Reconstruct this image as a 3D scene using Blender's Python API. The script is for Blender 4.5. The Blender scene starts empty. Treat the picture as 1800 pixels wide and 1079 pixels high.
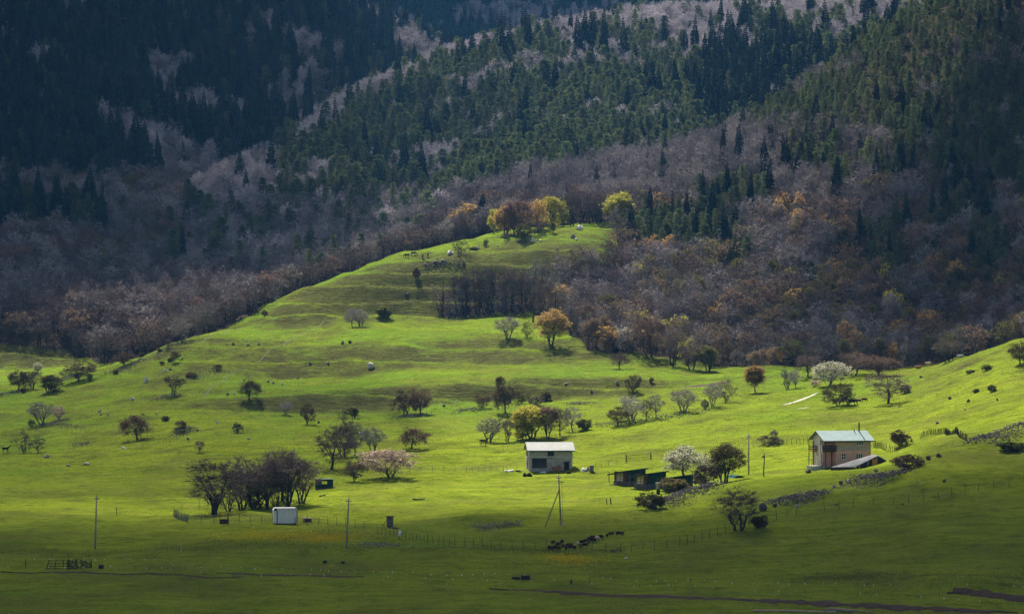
import bpy, math, random
import numpy as np
from mathutils import Vector, Matrix

random.seed(7)
RNG = np.random.default_rng(11)
scene = bpy.context.scene
COL = scene.collection

# ------------------------------------------------------------------ camera
F = 5000.0            # focal length in photo pixels (photo is 1800 wide)
HOR = 640.0           # photo row of the level line
HC = 36.0             # camera height above the valley floor
cam = bpy.data.cameras.new('camera')
cam.sensor_width = 36.0
cam.lens = 100.0
cam.shift_y = (HOR - 539.5) / 1800.0
cam.clip_start = 0.5
cam.clip_end = 9000.0
cam_o = bpy.data.objects.new('camera', cam)
cam_o.location = (0, 0, HC)
cam_o.rotation_euler = (math.radians(90), 0, 0)
COL.objects.link(cam_o)
scene.camera = cam_o

# ------------------------------------------------------------------ light
SUN_EL, SUN_AZ = math.radians(47), math.radians(-14)
SUN = Vector((math.sin(SUN_AZ) * math.cos(SUN_EL), math.cos(SUN_AZ) * math.cos(SUN_EL), math.sin(SUN_EL)))
world = bpy.data.worlds.new('World')
scene.world = world
world.use_nodes = True
wn = world.node_tree.nodes
sky = wn.new('ShaderNodeTexSky')
sky.sky_type = 'NISHITA'
sky.sun_disc = False
sky.sun_elevation = SUN_EL
sky.sun_rotation = SUN_AZ
sky.air_density = 0.8
sky.dust_density = 4.0
sky.ozone_density = 0.6
wn['Background'].inputs['Strength'].default_value = 0.06
world.node_tree.links.new(sky.outputs[0], wn['Background'].inputs['Color'])
sl = bpy.data.lights.new('sun', 'SUN')
sl.energy = 5.0
sl.angle = math.radians(0.6)
sl.color = (1.0, 0.95, 0.86)
sun_o = bpy.data.objects.new('sun', sl)
sun_o.rotation_euler = SUN.to_track_quat('Z', 'Y').to_euler()
sun_o.location = (0, 0, 900)
COL.objects.link(sun_o)
scene.view_settings.view_transform = 'Standard'
scene.view_settings.look = 'None'
scene.view_settings.exposure = 1.48
scene.view_settings.gamma = 1.0
scene.view_settings.use_white_balance = True
scene.view_settings.white_balance_temperature = 7000
scene.cycles.max_bounces = 5
scene.cycles.diffuse_bounces = 2
scene.cycles.glossy_bounces = 2
scene.cycles.transmission_bounces = 3
scene.cycles.transparent_max_bounces = 8
scene.cycles.volume_bounces = 0
scene.cycles.use_denoising = True
scene.cycles.denoising_prefilter = 'NONE'
scene.cycles.sample_clamp_indirect = 4.0

# ------------------------------------------------------------------ material helpers
MATS = {}
def new_mat(name):
    m = bpy.data.materials.new(name)
    m.use_nodes = True
    m.node_tree.nodes.clear()
    return m, m.node_tree.nodes, m.node_tree.links

def N(nodes, t, **kw):
    n = nodes.new(t)
    for k, v in kw.items():
        if k.startswith('i_'):
            key = k[2:]
            key = int(key) if key.isdigit() else key.replace('_', ' ')
            n.inputs[key].default_value = v
        else:
            setattr(n, k, v)
    return n

def mat(name, col, rough=0.85, var=0.25, scale=3.0, objvar=0.0, bump=0.0, metal=0.0, col2=None, trans=0.0, spec=0.04, coords='Object'):
    """Principled material with noise variation, per-object variation and optional leaf translucency."""
    if name in MATS:
        return MATS[name]
    m, n, l = new_mat(name)
    out = N(n, 'ShaderNodeOutputMaterial')
    bs = N(n, 'ShaderNodeBsdfPrincipled', i_Roughness=rough, i_Metallic=metal)
    bs.inputs['Specular IOR Level'].default_value = spec
    tc = N(n, 'ShaderNodeTexCoord')
    nz = N(n, 'ShaderNodeTexNoise', i_Scale=scale, i_Detail=4.0)
    l.new(tc.outputs[coords], nz.inputs['Vector'])
    mr = N(n, 'ShaderNodeMapRange')
    mr.inputs[1].default_value = 0.3; mr.inputs[2].default_value = 0.7
    l.new(nz.outputs[0], mr.inputs[0])
    mx = N(n, 'ShaderNodeMix', data_type='RGBA')
    c2 = col2 or tuple(c * (1 - var) for c in col)
    c1 = col if col2 else tuple(min(1, c * (1 + var)) for c in col)
    mx.inputs[6].default_value = (*c1, 1); mx.inputs[7].default_value = (*c2, 1)
    l.new(mr.outputs[0], mx.inputs[0])
    colout = mx.outputs[2]
    if objvar > 0:
        oi = N(n, 'ShaderNodeObjectInfo')
        hs = N(n, 'ShaderNodeHueSaturation')
        v = N(n, 'ShaderNodeMapRange'); v.inputs[3].default_value = 1 - objvar; v.inputs[4].default_value = 1 + objvar
        h = N(n, 'ShaderNodeMapRange'); h.inputs[3].default_value = 0.5 - objvar * 0.06; h.inputs[4].default_value = 0.5 + objvar * 0.06
        mul = N(n, 'ShaderNodeMath', operation='MULTIPLY', i_1=7.31)
        fr = N(n, 'ShaderNodeMath', operation='FRACT')
        l.new(oi.outputs['Random'], v.inputs[0]); l.new(oi.outputs['Random'], mul.inputs[0])
        l.new(mul.outputs[0], fr.inputs[0]); l.new(fr.outputs[0], h.inputs[0])
        l.new(v.outputs[0], hs.inputs['Value']); l.new(h.outputs[0], hs.inputs['Hue'])
        l.new(colout, hs.inputs['Color'])
        colout = hs.outputs[0]
    l.new(colout, bs.inputs['Base Color'])
    if bump > 0:
        bp = N(n, 'ShaderNodeBump', i_Distance=bump, i_Strength=0.8)
        l.new(nz.outputs[0], bp.inputs['Height']); l.new(bp.outputs[0], bs.inputs['Normal'])
    if trans > 0:
        tr = N(n, 'ShaderNodeBsdfTranslucent')
        l.new(colout, tr.inputs[0])
        ms = N(n, 'ShaderNodeMixShader', i_0=trans)
        l.new(bs.outputs[0], ms.inputs[1]); l.new(tr.outputs[0], ms.inputs[2])
        l.new(ms.outputs[0], out.inputs[0])
    else:
        l.new(bs.outputs[0], out.inputs[0])
    MATS[name] = m
    return m

# ------------------------------------------------------------------ noise
def vnoise(x, y, seed=0):
    xi = np.floor(x).astype(np.int64); yi = np.floor(y).astype(np.int64)
    xf = x - xi; yf = y - yi
    u = xf * xf * (3 - 2 * xf); v = yf * yf * (3 - 2 * yf)
    def h(a, b):
        n = (a * 374761393 + b * 668265263 + seed * 982451653) & 0x7fffffff
        n = ((n ^ (n >> 13)) * 1274126177) & 0x7fffffff
        return ((n ^ (n >> 16)) & 0xffff) / 65535.0
    return ((h(xi, yi) * (1 - u) + h(xi + 1, yi) * u) * (1 - v) + (h(xi, yi + 1) * (1 - u) + h(xi + 1, yi + 1) * u) * v) * 2 - 1

def fbm(x, y, octv=4, seed=0):
    a, s, t = 1.0, 0.0, 0.0
    for i in range(octv):
        s = s + a * vnoise(x * 2 ** i + 17.3 * i, y * 2 ** i - 9.1 * i, seed + i); t += a; a *= 0.5
    return s / t

# ------------------------------------------------------------------ terrain
# Each landform: for a set of directions (photo columns), ground rows against distance.
FRONT = [(385, 1079), (460, 963)]
M_TAB = {
 -900: [(385,1079),(460,963),(540,900),(620,852),(720,805),(800,755),(850,730),(930,700),(1010,670),(1060,655)],
 0:    [(385,1079),(460,963),(540,900),(620,850),(720,800),(800,742),(850,707),(890,690),(930,674),(1010,643),(1060,628)],
 200:  [(385,1079),(460,963),(540,900),(620,845),(700,795),(780,735),(840,690),(880,662),(905,649),(960,653),(1010,638),(1060,640)],
 345:  [(385,1079),(460,963),(540,897),(620,840),(690,787),(725,758),(785,720),(810,695),(850,655),(890,612),(920,584),(980,596),(1060,610)],
 530:  [(385,1079),(460,963),(540,890),(620,836),(680,787),(725,757),(785,727),(803,695),(850,672),(890,618),(950,570),(985,513),(1000,499),(1060,520)],
 700:  [(385,1079),(460,963),(535,890),(600,842),(625,832),(680,785),(725,752),(785,718),(803,678),(848,655),(893,600),(970,562),(1012,468),(1065,443),(1120,455)],
 900:  [(385,1079),(460,963),(530,890),(590,846),(606,838),(612,830),(640,826),(680,785),(725,745),(790,705),(806,668),(850,645),(893,592),(975,550),(1020,440),(1100,404),(1160,412)],
 1080: [(385,1079),(460,965),(530,890),(600,838),(640,805),(672,778),(720,735),(785,698),(802,660),(845,640),(885,596),(960,540),(1020,440),(1095,389),(1160,395)],
 1200: [(385,1079),(455,963),(510,905),(545,870),(590,843),(655,782),(715,735),(770,697),(820,663),(845,648),(880,640),(1000,640)],
 1300: [(385,1079),(450,963),(495,905),(530,858),(548,838),(575,838),(610,815),(660,770),(720,725),(775,690),(830,657),(870,650),(1000,650)],
 1450: [(385,1079),(450,960),(490,895),(520,845),(538,825),(550,828),(575,822),(600,800),(660,755),(720,710),(780,670),(820,652),(870,650),(1000,650)],
 1500: [(385,1079),(449,958),(489,893),(519,845),(540,824),(551,823),(572,818),(600,794),(660,750),(720,705),(776,668),(812,651),(865,651),(1000,652)],
 1560: [(385,1079),(448,955),(488,888),(518,838),(540,818),(551,815),(570,812),(600,786),(660,745),(720,700),(770,665),(800,650),(860,652),(1000,655)],
 1600: [(385,1079),(447,952),(488,882),(519,828),(542,800),(553,795),(572,794),(605,772),(660,734),(720,691),(765,660),(792,646),(845,651),(1000,655)],
 1640: [(385,1079),(446,950),(488,875),(520,815),(545,778),(556,769),(575,771),(610,757),(660,722),(720,682),(760,654),(783,642),(830,650),(1000,655)],
 1800: [(385,1079),(440,960),(480,880),(510,825),(535,778),(555,752),(600,720),(650,680),(700,640),(740,605),(757,592),(800,602),(900,625)],
 2700: [(385,1040),(440,900),(480,810),(520,745),(560,690),(620,610),(700,530),(740,500),(800,500),(900,520)],
}
R_TAB = {
 600:  [(1050,560),(1150,520),(1250,500),(1350,520)],
 800:  [(1050,470),(1120,430),(1200,410),(1280,395),(1400,420)],
 900:  [(1050,440),(1120,408),(1200,375),(1280,350),(1400,380)],
 1000: [(1050,430),(1110,402),(1200,358),(1280,332),(1400,370)],
 1080: [(850,700),(900,660),(1000,520),(1100,388),(1200,335),(1275,312),(1400,350)],
 1150: [(850,645),(900,600),(950,545),(1000,490),(1060,425),(1120,370),(1200,315),(1260,293),(1400,330)],
 1300: [(840,657),(880,620),(940,550),(1000,475),(1060,400),(1120,330),(1180,270),(1230,250),(1400,290)],
 1450: [(820,657),(860,615),(920,540),(980,455),(1040,370),(1110,270),(1190,172),(1230,145),(1400,190)],
 1600: [(800,660),(850,610),(920,510),(990,410),(1060,300),(1130,190),(1200,85),(1230,55),(1400,90)],
 1800: [(790,648),(850,575),(920,460),(990,350),(1060,240),(1150,90),(1250,-50),(1400,-20)],
 2700: [(700,560),(850,400),(1000,170),(1150,-60),(1300,-180),(1400,-180)],
}
C_TAB = {
 -900: [(1200,760),(1350,700),(1500,680)],
 100:  [(1200,640),(1300,560),(1400,520),(1500,540)],
 300:  [(1150,560),(1250,490),(1350,435),(1420,405),(1500,440)],
 400:  [(1150,540),(1250,450),(1350,375),(1450,315),(1550,350)],
 520:  [(1150,520),(1250,450),(1350,375),(1450,312),(1530,270),(1650,320)],
 620:  [(1150,500),(1300,395),(1400,312),(1500,238),(1580,185),(1700,230)],
 760:  [(1150,480),(1300,372),(1400,292),(1500,212),(1600,145),(1660,112),(1800,150)],
 900:  [(1150,460),(1300,347),(1400,262),(1500,182),(1600,115),(1670,82),(1800,110)],
 1050: [(1150,420),(1300,312),(1400,237),(1500,162),(1600,95),(1680,58),(1800,90)],
 1250: [(1200,370),(1400,217),(1500,147),(1600,85),(1700,40),(1820,60)],
 1450: [(1300,260),(1400,190),(1500,122),(1600,60),(1720,15),(1850,30)],
 1700: [(1300,200),(1500,60),(1700,-40),(1850,-30)],
 2700: [(1300,150),(1500,20),(1700,-60),(1850,-60)],
}
L_TAB = {
 -900: [(1000,680),(1100,600),(1200,500),(1300,400),(1500,180),(1700,10),(1900,-80)],
 0:    [(1010,646),(1060,618),(1130,560),(1200,500),(1300,420),(1400,330),(1500,240),(1600,150),(1700,60),(1800,-20),(1950,-90)],
 200:  [(1020,640),(1070,612),(1140,555),(1220,480),(1320,390),(1420,310),(1520,230),(1620,150),(1720,60),(1850,-50),(1980,-90)],
 350:  [(1100,610),(1200,525),(1300,455),(1400,390),(1480,340),(1550,280),(1650,190),(1750,90),(1850,0),(1980,-80)],
 500:  [(1200,570),(1350,485),(1480,400),(1560,320),(1650,230),(1750,130),(1850,40),(1950,-25)],
 620:  [(1400,480),(1500,420),(1600,310),(1700,200),(1800,110),(1900,42),(1960,18),(2100,60)],
 720:  [(1500,440),(1600,350),(1750,185),(1850,95),(1930,62),(2100,120)],
 800:  [(1600,400),(1700,310),(1850,165),(1920,130),(2100,180)],
 1000: [(1700,400),(1800,310),(1900,270),(2100,300)],
 2700: [(1700,400),(1800,350),(1900,330),(2100,330)],
}
B_TAB = {-900: [(1950,260),(2200,90),(2450,-20),(2750,-60)], 2700: [(1950,260),(2200,90),(2450,-20),(2750,-60)]}

def pchip(xs, ys, xq):
    xs = np.asarray(xs, float); ys = np.asarray(ys, float)
    h = np.diff(xs); d = np.diff(ys) / h
    m = np.zeros_like(ys)
    m[0], m[-1] = d[0], d[-1]
    for i in range(1, len(xs) - 1):
        if d[i - 1] * d[i] > 0:
            w1, w2 = 2 * h[i] + h[i - 1], h[i] + 2 * h[i - 1]
            m[i] = (w1 + w2) / (w1 / d[i - 1] + w2 / d[i])
    xc = np.clip(xq, xs[0], xs[-1])
    i = np.clip(np.searchsorted(xs, xc) - 1, 0, len(xs) - 2)
    t = (xc - xs[i]) / h[i]
    y = (2*t**3-3*t**2+1)*ys[i] + (t**3-2*t**2+t)*h[i]*m[i] + (-2*t**3+3*t**2)*ys[i+1] + (t**3-t**2)*h[i]*m[i+1]
    return y

def row_to_z(P, D):
    return HC - (np.asarray(P, float) - HOR) * np.asarray(D, float) / F

PXS = np.concatenate([np.arange(-900, -80, 40.0), np.arange(-80, 1880, 4.0), np.arange(1880, 2701, 40.0)])
DS = np.concatenate([np.linspace(-60, 300, 37)[:-1], np.arange(300, 760, 1.0), np.arange(760, 1112, 1.5),
                     np.arange(1112, 2000, 7.0), np.arange(2000, 2751, 25.0)])

def layer(tab, back, lead):
    """height grid of one landform; before its first and after its last distance it falls away."""
    cols = sorted(tab)
    Z = np.zeros((len(cols), len(DS)))
    for k, c in enumerate(cols):
        D = [q[0] for q in tab[c]]; z = row_to_z([q[1] for q in tab[c]], D)
        zz = pchip(D, z, DS)
        zz = np.where(DS > D[-1], z[-1] - (DS - D[-1]) * back, zz)
        zz = np.where(DS < D[0], z[0] - (D[0] - DS) * lead, zz)
        Z[k] = zz
    G = np.empty((len(PXS), len(DS)))
    for j in range(len(DS)):
        G[:, j] = np.interp(PXS, cols, Z[:, j])
    # soften the joints between directions
    K = np.exp(-0.5 * (np.arange(-24, 25) / 9.0) ** 2); K /= K.sum()
    fine = slice(20, len(PXS) - 20)
    pad = np.pad(G, ((24, 24), (0, 0)), mode='edge')
    S = sum(K[i] * pad[i:i + len(PXS)] for i in range(49))
    G[fine] = S[fine]
    return G

near_d = np.array([-60, 0, 20, 60, 120, 200, 300, 385]); near_z = np.array([46, 34.3, 28, 16, 6, 1.5, 0.6, 2.2])
ZM = layer(M_TAB, 0.12, 0.0)
XW = np.where(DS[None, :] > 300, DS[None, :], 300.0) * ((PXS[:, None] - 900) / F)
YW = np.broadcast_to(DS[None, :], XW.shape)
nz_near = pchip(near_d, near_z, DS)
wfront = np.clip((DS - 330) / 55.0, 0, 1); wfront = wfront * wfront * (3 - 2 * wfront)
ZM = ZM * wfront[None, :] + nz_near[None, :] * (1 - wfront[None, :])
ZR = layer(R_TAB, 0.15, 0.35); ZC = layer(C_TAB, 0.15, 0.4); ZL = layer(L_TAB, 0.2, 0.4); ZB = layer(B_TAB, 0.0, 0.4)

def smax(a, b, k):
    h = np.clip(0.5 + 0.5 * (a - b) / k, 0, 1)
    return b * (1 - h) + a * h + k * h * (1 - h)
# forest mountains carry gullies and spurs
gul = fbm(XW / 95.0, YW / 140.0, 3, 5) * 7.0
fadeg = np.clip((YW - 1050) / 250, 0, 1)
ZF = smax(smax(ZC, ZL, 10), smax(ZR, ZB, 10), 10) + gul * fadeg
ZT = smax(ZM, ZF, 3.0)
# meadow relief: hummocks, little banks, stock terraces on the steep faces
gr = np.gradient(ZT, axis=1) / np.gradient(DS)[None, :]
hill = np.clip((YW - 690) / 80, 0, 1) * np.clip((1130 - YW) / 40, 0, 1)
warp = fbm(XW / 40.0, YW / 40.0, 3, 21) * 2.2 + 0.02 * XW
steep = np.clip((gr - 0.10) / 0.2, 0, 1)
ph = (ZT + warp) / 5.2
saw = (ph - np.floor(ph)); saw = np.where(saw < 0.72, saw / 0.72, (1 - saw) / 0.28) - 0.5
relief = fbm(XW / 26.0, YW / 30.0, 3, 1) * 1.15 + fbm(XW / 8.5, YW / 8.5, 3, 2) * 0.42 + (0.06 + 0.20 * np.clip(fbm(XW / 45.0, YW / 60.0, 2, 55) + .25, 0, 1)) * np.clip((YW - 455) / 40, .2, 1) * fbm(XW / 2.6, YW / 3.0, 2, 9)
ramp = np.clip((YW - 320) / 120, 0.15, 1)
MOUNDS = [(590,524,1.1,8,5),(330,548,.9,7,4),(300,530,-.6,6,4),(850,503,.9,10,4),(940,478,.5,12,4),(455,552,1.2,10,6),(160,560,.5,14,4),(60,530,.4,16,4),(720,560,.5,12,5),(1190,470,.6,12,5),(1560,450,.8,14,5),
          (1700,440,.7,16,5),(1650,408,1.0,9,3),(1730,405,.8,8,3),(1480,424,.5,10,3),(250,650,.9,16,6),(420,690,1.2,20,8),(620,640,.6,14,5),(1180,640,1.0,18,6),(1420,690,.9,20,8),(1250,700,.8,14,6),(100,700,1.0,22,7),(780,660,.7,18,6),(560,705,1.0,20,7)]
for mp_, md_, mh_, mx_, my_ in MOUNDS:
    mx0 = (mp_ - 900) / F * md_
    ZT = ZT + mh_ * np.exp(-((XW - mx0) / mx_) ** 2 - ((YW - md_) / my_) ** 2)
ZT = ZT + relief * ramp + hill * (0.35 + 0.65 * steep) * saw * 2.1

def gidx(px, D):
    i = np.clip(np.interp(px, PXS, np.arange(len(PXS))), 0, len(PXS) - 1.001)
    j = np.clip(np.interp(D, DS, np.arange(len(DS))), 0, len(DS) - 1.001)
    return i, j
def gsample(G, px, D):
    i, j = gidx(px, D)
    i0 = np.floor(i).astype(int); j0 = np.floor(j).astype(int); a = i - i0; b = j - j0
    return (G[i0, j0]*(1-a)+G[i0+1, j0]*a)*(1-b) + (G[i0, j0+1]*(1-a)+G[i0+1, j0+1]*a)*b
def xy_to_px(x, y):
    return 900 + F * np.asarray(x) / np.maximum(np.asarray(y), 300.0)
def gz(x, y):
    return gsample(ZT, xy_to_px(x, y), y)
def place(px, py, dmin=330, dmax=2700):
    """first point of the ground seen in that direction of the photograph"""
    D = np.concatenate([np.arange(dmin, 1120, 0.25), np.arange(1120, dmax, 2.0)])
    z = gsample(ZT, np.full_like(D, px), D)
    ray = HC - (py - HOR) * D / F
    k = int(np.argmax(z >= ray)) if np.any(z >= ray) else len(D) - 1
    return Vector(((px - 900) / F * D[k], D[k], float(z[k])))
def at(px, D):
    x = (px - 900) / F * D
    return Vector((x, D, float(gsample(ZT, px, D))))

# land cover: where woodland stands (photo column, distance)
FE_PX = [-900, 0, 120, 200, 345, 450, 530, 620, 700, 830, 1000, 1080, 1090, 1100, 1200, 1300, 1450, 1550, 1640, 1800, 2700]
FE_D  = [1030, 1020, 1015, 985, 955, 990, 1022, 1050, 1085, 1108, 1118, 1105, 1015, 872, 862, 850, 832, 815, 808, 785, 800]
SLOPE_WOOD = [(772,976),(860,974),(935,970),(985,925),(1005,893),(1035,872),(1095,858),(1110,1040),(1088,1018),(1050,1003),(1000,994),(900,986),(830,983),(775,982)]
def in_poly(px, D, poly):
    px = np.asarray(px, float); D = np.asarray(D, float); r = np.zeros(px.shape, bool); j = len(poly) - 1
    for i in range(len(poly)):
        xi, yi = poly[i]; xj, yj = poly[j]
        c = ((yi > D) != (yj > D)) & (px < (xj - xi) * (D - yi) / (yj - yi + 1e-9) + xi)
        r ^= c; j = i
    return r
def wooded(px, D):
    return (np.asarray(D) > np.interp(px, FE_PX, FE_D)) | in_poly(px, D, SLOPE_WOOD)
PG = np.broadcast_to(PXS[:, None], XW.shape)
forest = wooded(PG, YW).astype(float)
# soften the edge
for _ in range(4):
    forest[1:-1, 1:-1] = (forest[:-2, 1:-1] + forest[2:, 1:-1] + forest[1:-1, :-2] + forest[1:-1, 2:] + 2 * forest[1:-1, 1:-1]) / 6
gr2 = np.gradient(ZT, axis=1) / np.gradient(DS)[None, :]
for _ in range(3):
    gr2[1:-1, 1:-1] = (gr2[:-2, 1:-1] + gr2[2:, 1:-1] + gr2[1:-1, :-2] + gr2[1:-1, 2:]) / 4
dry = np.clip((gr2 - 0.09) / 0.30, 0, 1) * np.clip((YW - 640) / 60, 0, 1)  # steep faces: olive dry grass, with slope shade put into its colour

def grid_mesh(name, X, Y, Z):
    a, b = X.shape
    co = np.stack([X, Y, Z], -1).reshape(-1, 3).astype(np.float32)
    idx = np.arange(a * b).reshape(a, b)
    q = np.stack([idx[:-1, :-1], idx[1:, :-1], idx[1:, 1:], idx[:-1, 1:]], -1).reshape(-1, 4).astype(np.int32)
    me = bpy.data.meshes.new(name)
    me.vertices.add(len(co)); me.vertices.foreach_set('co', co.ravel())
    me.loops.add(q.size); me.loops.foreach_set('vertex_index', q.ravel())
    me.polygons.add(len(q)); me.polygons.foreach_set('loop_start', np.arange(0, q.size, 4, dtype=np.int32))
    me.polygons.foreach_set('loop_total', np.full(len(q), 4, dtype=np.int32))
    me.polygons.foreach_set('use_smooth', np.ones(len(q), bool))
    me.update()
    return me

gm = grid_mesh('ground', XW, YW, ZT)
for nm, arr in (('forest', forest), ('dry', dry)):
    at_ = gm.attributes.new(nm, 'FLOAT', 'POINT'); at_.data.foreach_set('value', arr.astype(np.float32).ravel())

def ground_material():
    m, n, l = new_mat('meadow_grass')
    out = N(n, 'ShaderNodeOutputMaterial'); bs = N(n, 'ShaderNodeBsdfPrincipled', i_Roughness=1.0)
    bs.inputs['Specular IOR Level'].default_value = 0.0
    geo = N(n, 'ShaderNodeNewGeometry')
    def noise(scale, detail=4.0, rough=0.6):
        t = N(n, 'ShaderNodeTexNoise', i_Scale=scale, i_Detail=detail, i_Roughness=rough)
        l.new(geo.outputs['Position'], t.inputs['Vector']); return t.outputs[0]
    def rng(s, a, b, c=0.0, d=1.0):
        r = N(n, 'ShaderNodeMapRange'); r.inputs[1].default_value = a; r.inputs[2].default_value = b
        r.inputs[3].default_value = c; r.inputs[4].default_value = d; l.new(s, r.inputs[0]); return r.outputs[0]
    def mix(f, a, b, mode='MIX'):
        x = N(n, 'ShaderNodeMix', data_type='RGBA', blend_type=mode)
        if isinstance(f, float): x.inputs[0].default_value = f
        else: l.new(f, x.inputs[0])
        for s, v in ((6, a), (7, b)):
            if isinstance(v, tuple): x.inputs[s].default_value = (*v, 1)
            else: l.new(v, x.inputs[s])
        return x.outputs[2]
    def mathn(op, a, b):
        x = N(n, 'ShaderNodeMath', operation=op)
        for i, v in enumerate((a, b)):
            if isinstance(v, (int, float)): x.inputs[i].default_value = v
            else: l.new(v, x.inputs[i])
        return x.outputs[0]
    big = noise(0.018, 5.0); mid = noise(0.11, 6.0, 0.68); fine = noise(0.55, 6.0, 0.75); pat = noise(0.042, 5.0, 0.62)
    # darker noise streaks drawn out across the slope
    mp = N(n, 'ShaderNodeMapping'); mp.inputs['Scale'].default_value = (0.07, 0.30, 0.5)
    l.new(geo.outputs['Position'], mp.inputs['Vector'])
    st = N(n, 'ShaderNodeTexNoise', i_Scale=1.0, i_Detail=7.0, i_Roughness=0.68); l.new(mp.outputs[0], st.inputs['Vector'])
    # the hay meadow round the houses is a yellower sward than the grazed hill behind it
    sy = N(n, 'ShaderNodeSeparateXYZ'); l.new(geo.outputs['Position'], sy.inputs[0])
    hay = mathn('ADD', rng(sy.outputs['Y'], 640.0, 830.0, 0.45, -0.35), rng(big, 0.32, 0.68))
    lush = mix(rng(hay, 0.0, 1.0), (0.104, 0.188, 0.020), (0.186, 0.242, 0.020))
    lush = mix(rng(pat, 0.44, 0.64, 0, 0.85), lush, (0.118, 0.134, 0.026))
    mp2 = N(n, 'ShaderNodeMapping'); mp2.inputs['Scale'].default_value = (0.22, 0.12, 0.8)
    l.new(geo.outputs['Position'], mp2.inputs['Vector'])
    s2 = N(n, 'ShaderNodeTexNoise', i_Scale=1.0, i_Detail=8.0, i_Roughness=0.78); l.new(mp2.outputs[0], s2.inputs['Vector'])
    lush = mix(rng(st.outputs[0], 0.46, 0.66, 0, .8), lush, (0.090, 0.138, 0.009))
    lush = mix(rng(s2.outputs[0], 0.53, 0.70, 0, .85), lush, (0.062, 0.090, 0.010))
    lush = mix(rng(s2.outputs[0], 0.44, 0.30, 0, .8), lush, (0.232, 0.252, 0.030))
    lush = mix(rng(fine, 0.52, 0.72, 0, 0.8), lush, (0.046, 0.070, 0.008))
    at_d = N(n, 'ShaderNodeAttribute', attribute_name='dry'); at_f = N(n, 'ShaderNodeAttribute', attribute_name='forest')
    dry_shaded = mix(rng(mid, 0.35, 0.65), (0.104, 0.112, 0.036), (0.066, 0.066, 0.026))  # olive thatch tones, darkened further to carry the hill's shading
    dry_shaded = mix(rng(fine, 0.45, 0.70, 0, 0.8), dry_shaded, (0.034, 0.040, 0.015))
    dm = mathn('ADD', at_d.outputs['Fac'], rng(mid, 0.35, 0.72, -0.45, 0.45))
    c = mix(rng(dm, 0.05, 0.8, 0, 0.92), lush, dry_shaded)
    litter = mix(rng(mid, 0.3, 0.7), (0.060, 0.048, 0.036), (0.028, 0.025, 0.022))
    c = mix(rng(mathn('ADD', at_f.outputs['Fac'], rng(mid, 0.3, 0.7, -0.3, 0.3)), 0.35, 0.75), c, litter)
    l.new(c, bs.inputs['Base Color'])
    # tussocks and stock-trodden terracettes
    sep = N(n, 'ShaderNodeSeparateXYZ'); l.new(geo.outputs['Position'], sep.inputs[0])
    wz = mathn('ADD', mathn('MULTIPLY', sep.outputs['Z'], 6.5), mathn('ADD', mathn('MULTIPLY', mid, 26.0), mathn('MULTIPLY', fine, 5.0)))
    tr = mathn('SINE', wz, 0.0)
    brk = rng(noise(0.07, 3.0), 0.42, 0.62)
    tm = mathn('MULTIPLY', tr, mathn('MULTIPLY', brk, rng(at_d.outputs['Fac'], 0.05, 0.6, 0.0, 1.0)))
    b1 = N(n, 'ShaderNodeBump', i_Distance=0.20, i_Strength=0.55); l.new(tm, b1.inputs['Height'])
    b2 = N(n, 'ShaderNodeBump', i_Distance=1.0, i_Strength=0.75); l.new(fine, b2.inputs['Height']); l.new(b1.outputs[0], b2.inputs['Normal'])
    b3 = N(n, 'ShaderNodeBump', i_Distance=1.6, i_Strength=0.75); l.new(s2.outputs[0], b3.inputs['Height']); l.new(b2.outputs[0], b3.inputs['Normal'])
    l.new(b3.outputs[0], bs.inputs['Normal'])
    l.new(bs.outputs[0], out.inputs[0])
    return m
gm.materials.append(ground_material())
ground = bpy.data.objects.new('ground', gm)
ground['kind'] = 'structure'
COL.objects.link(ground)
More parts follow.
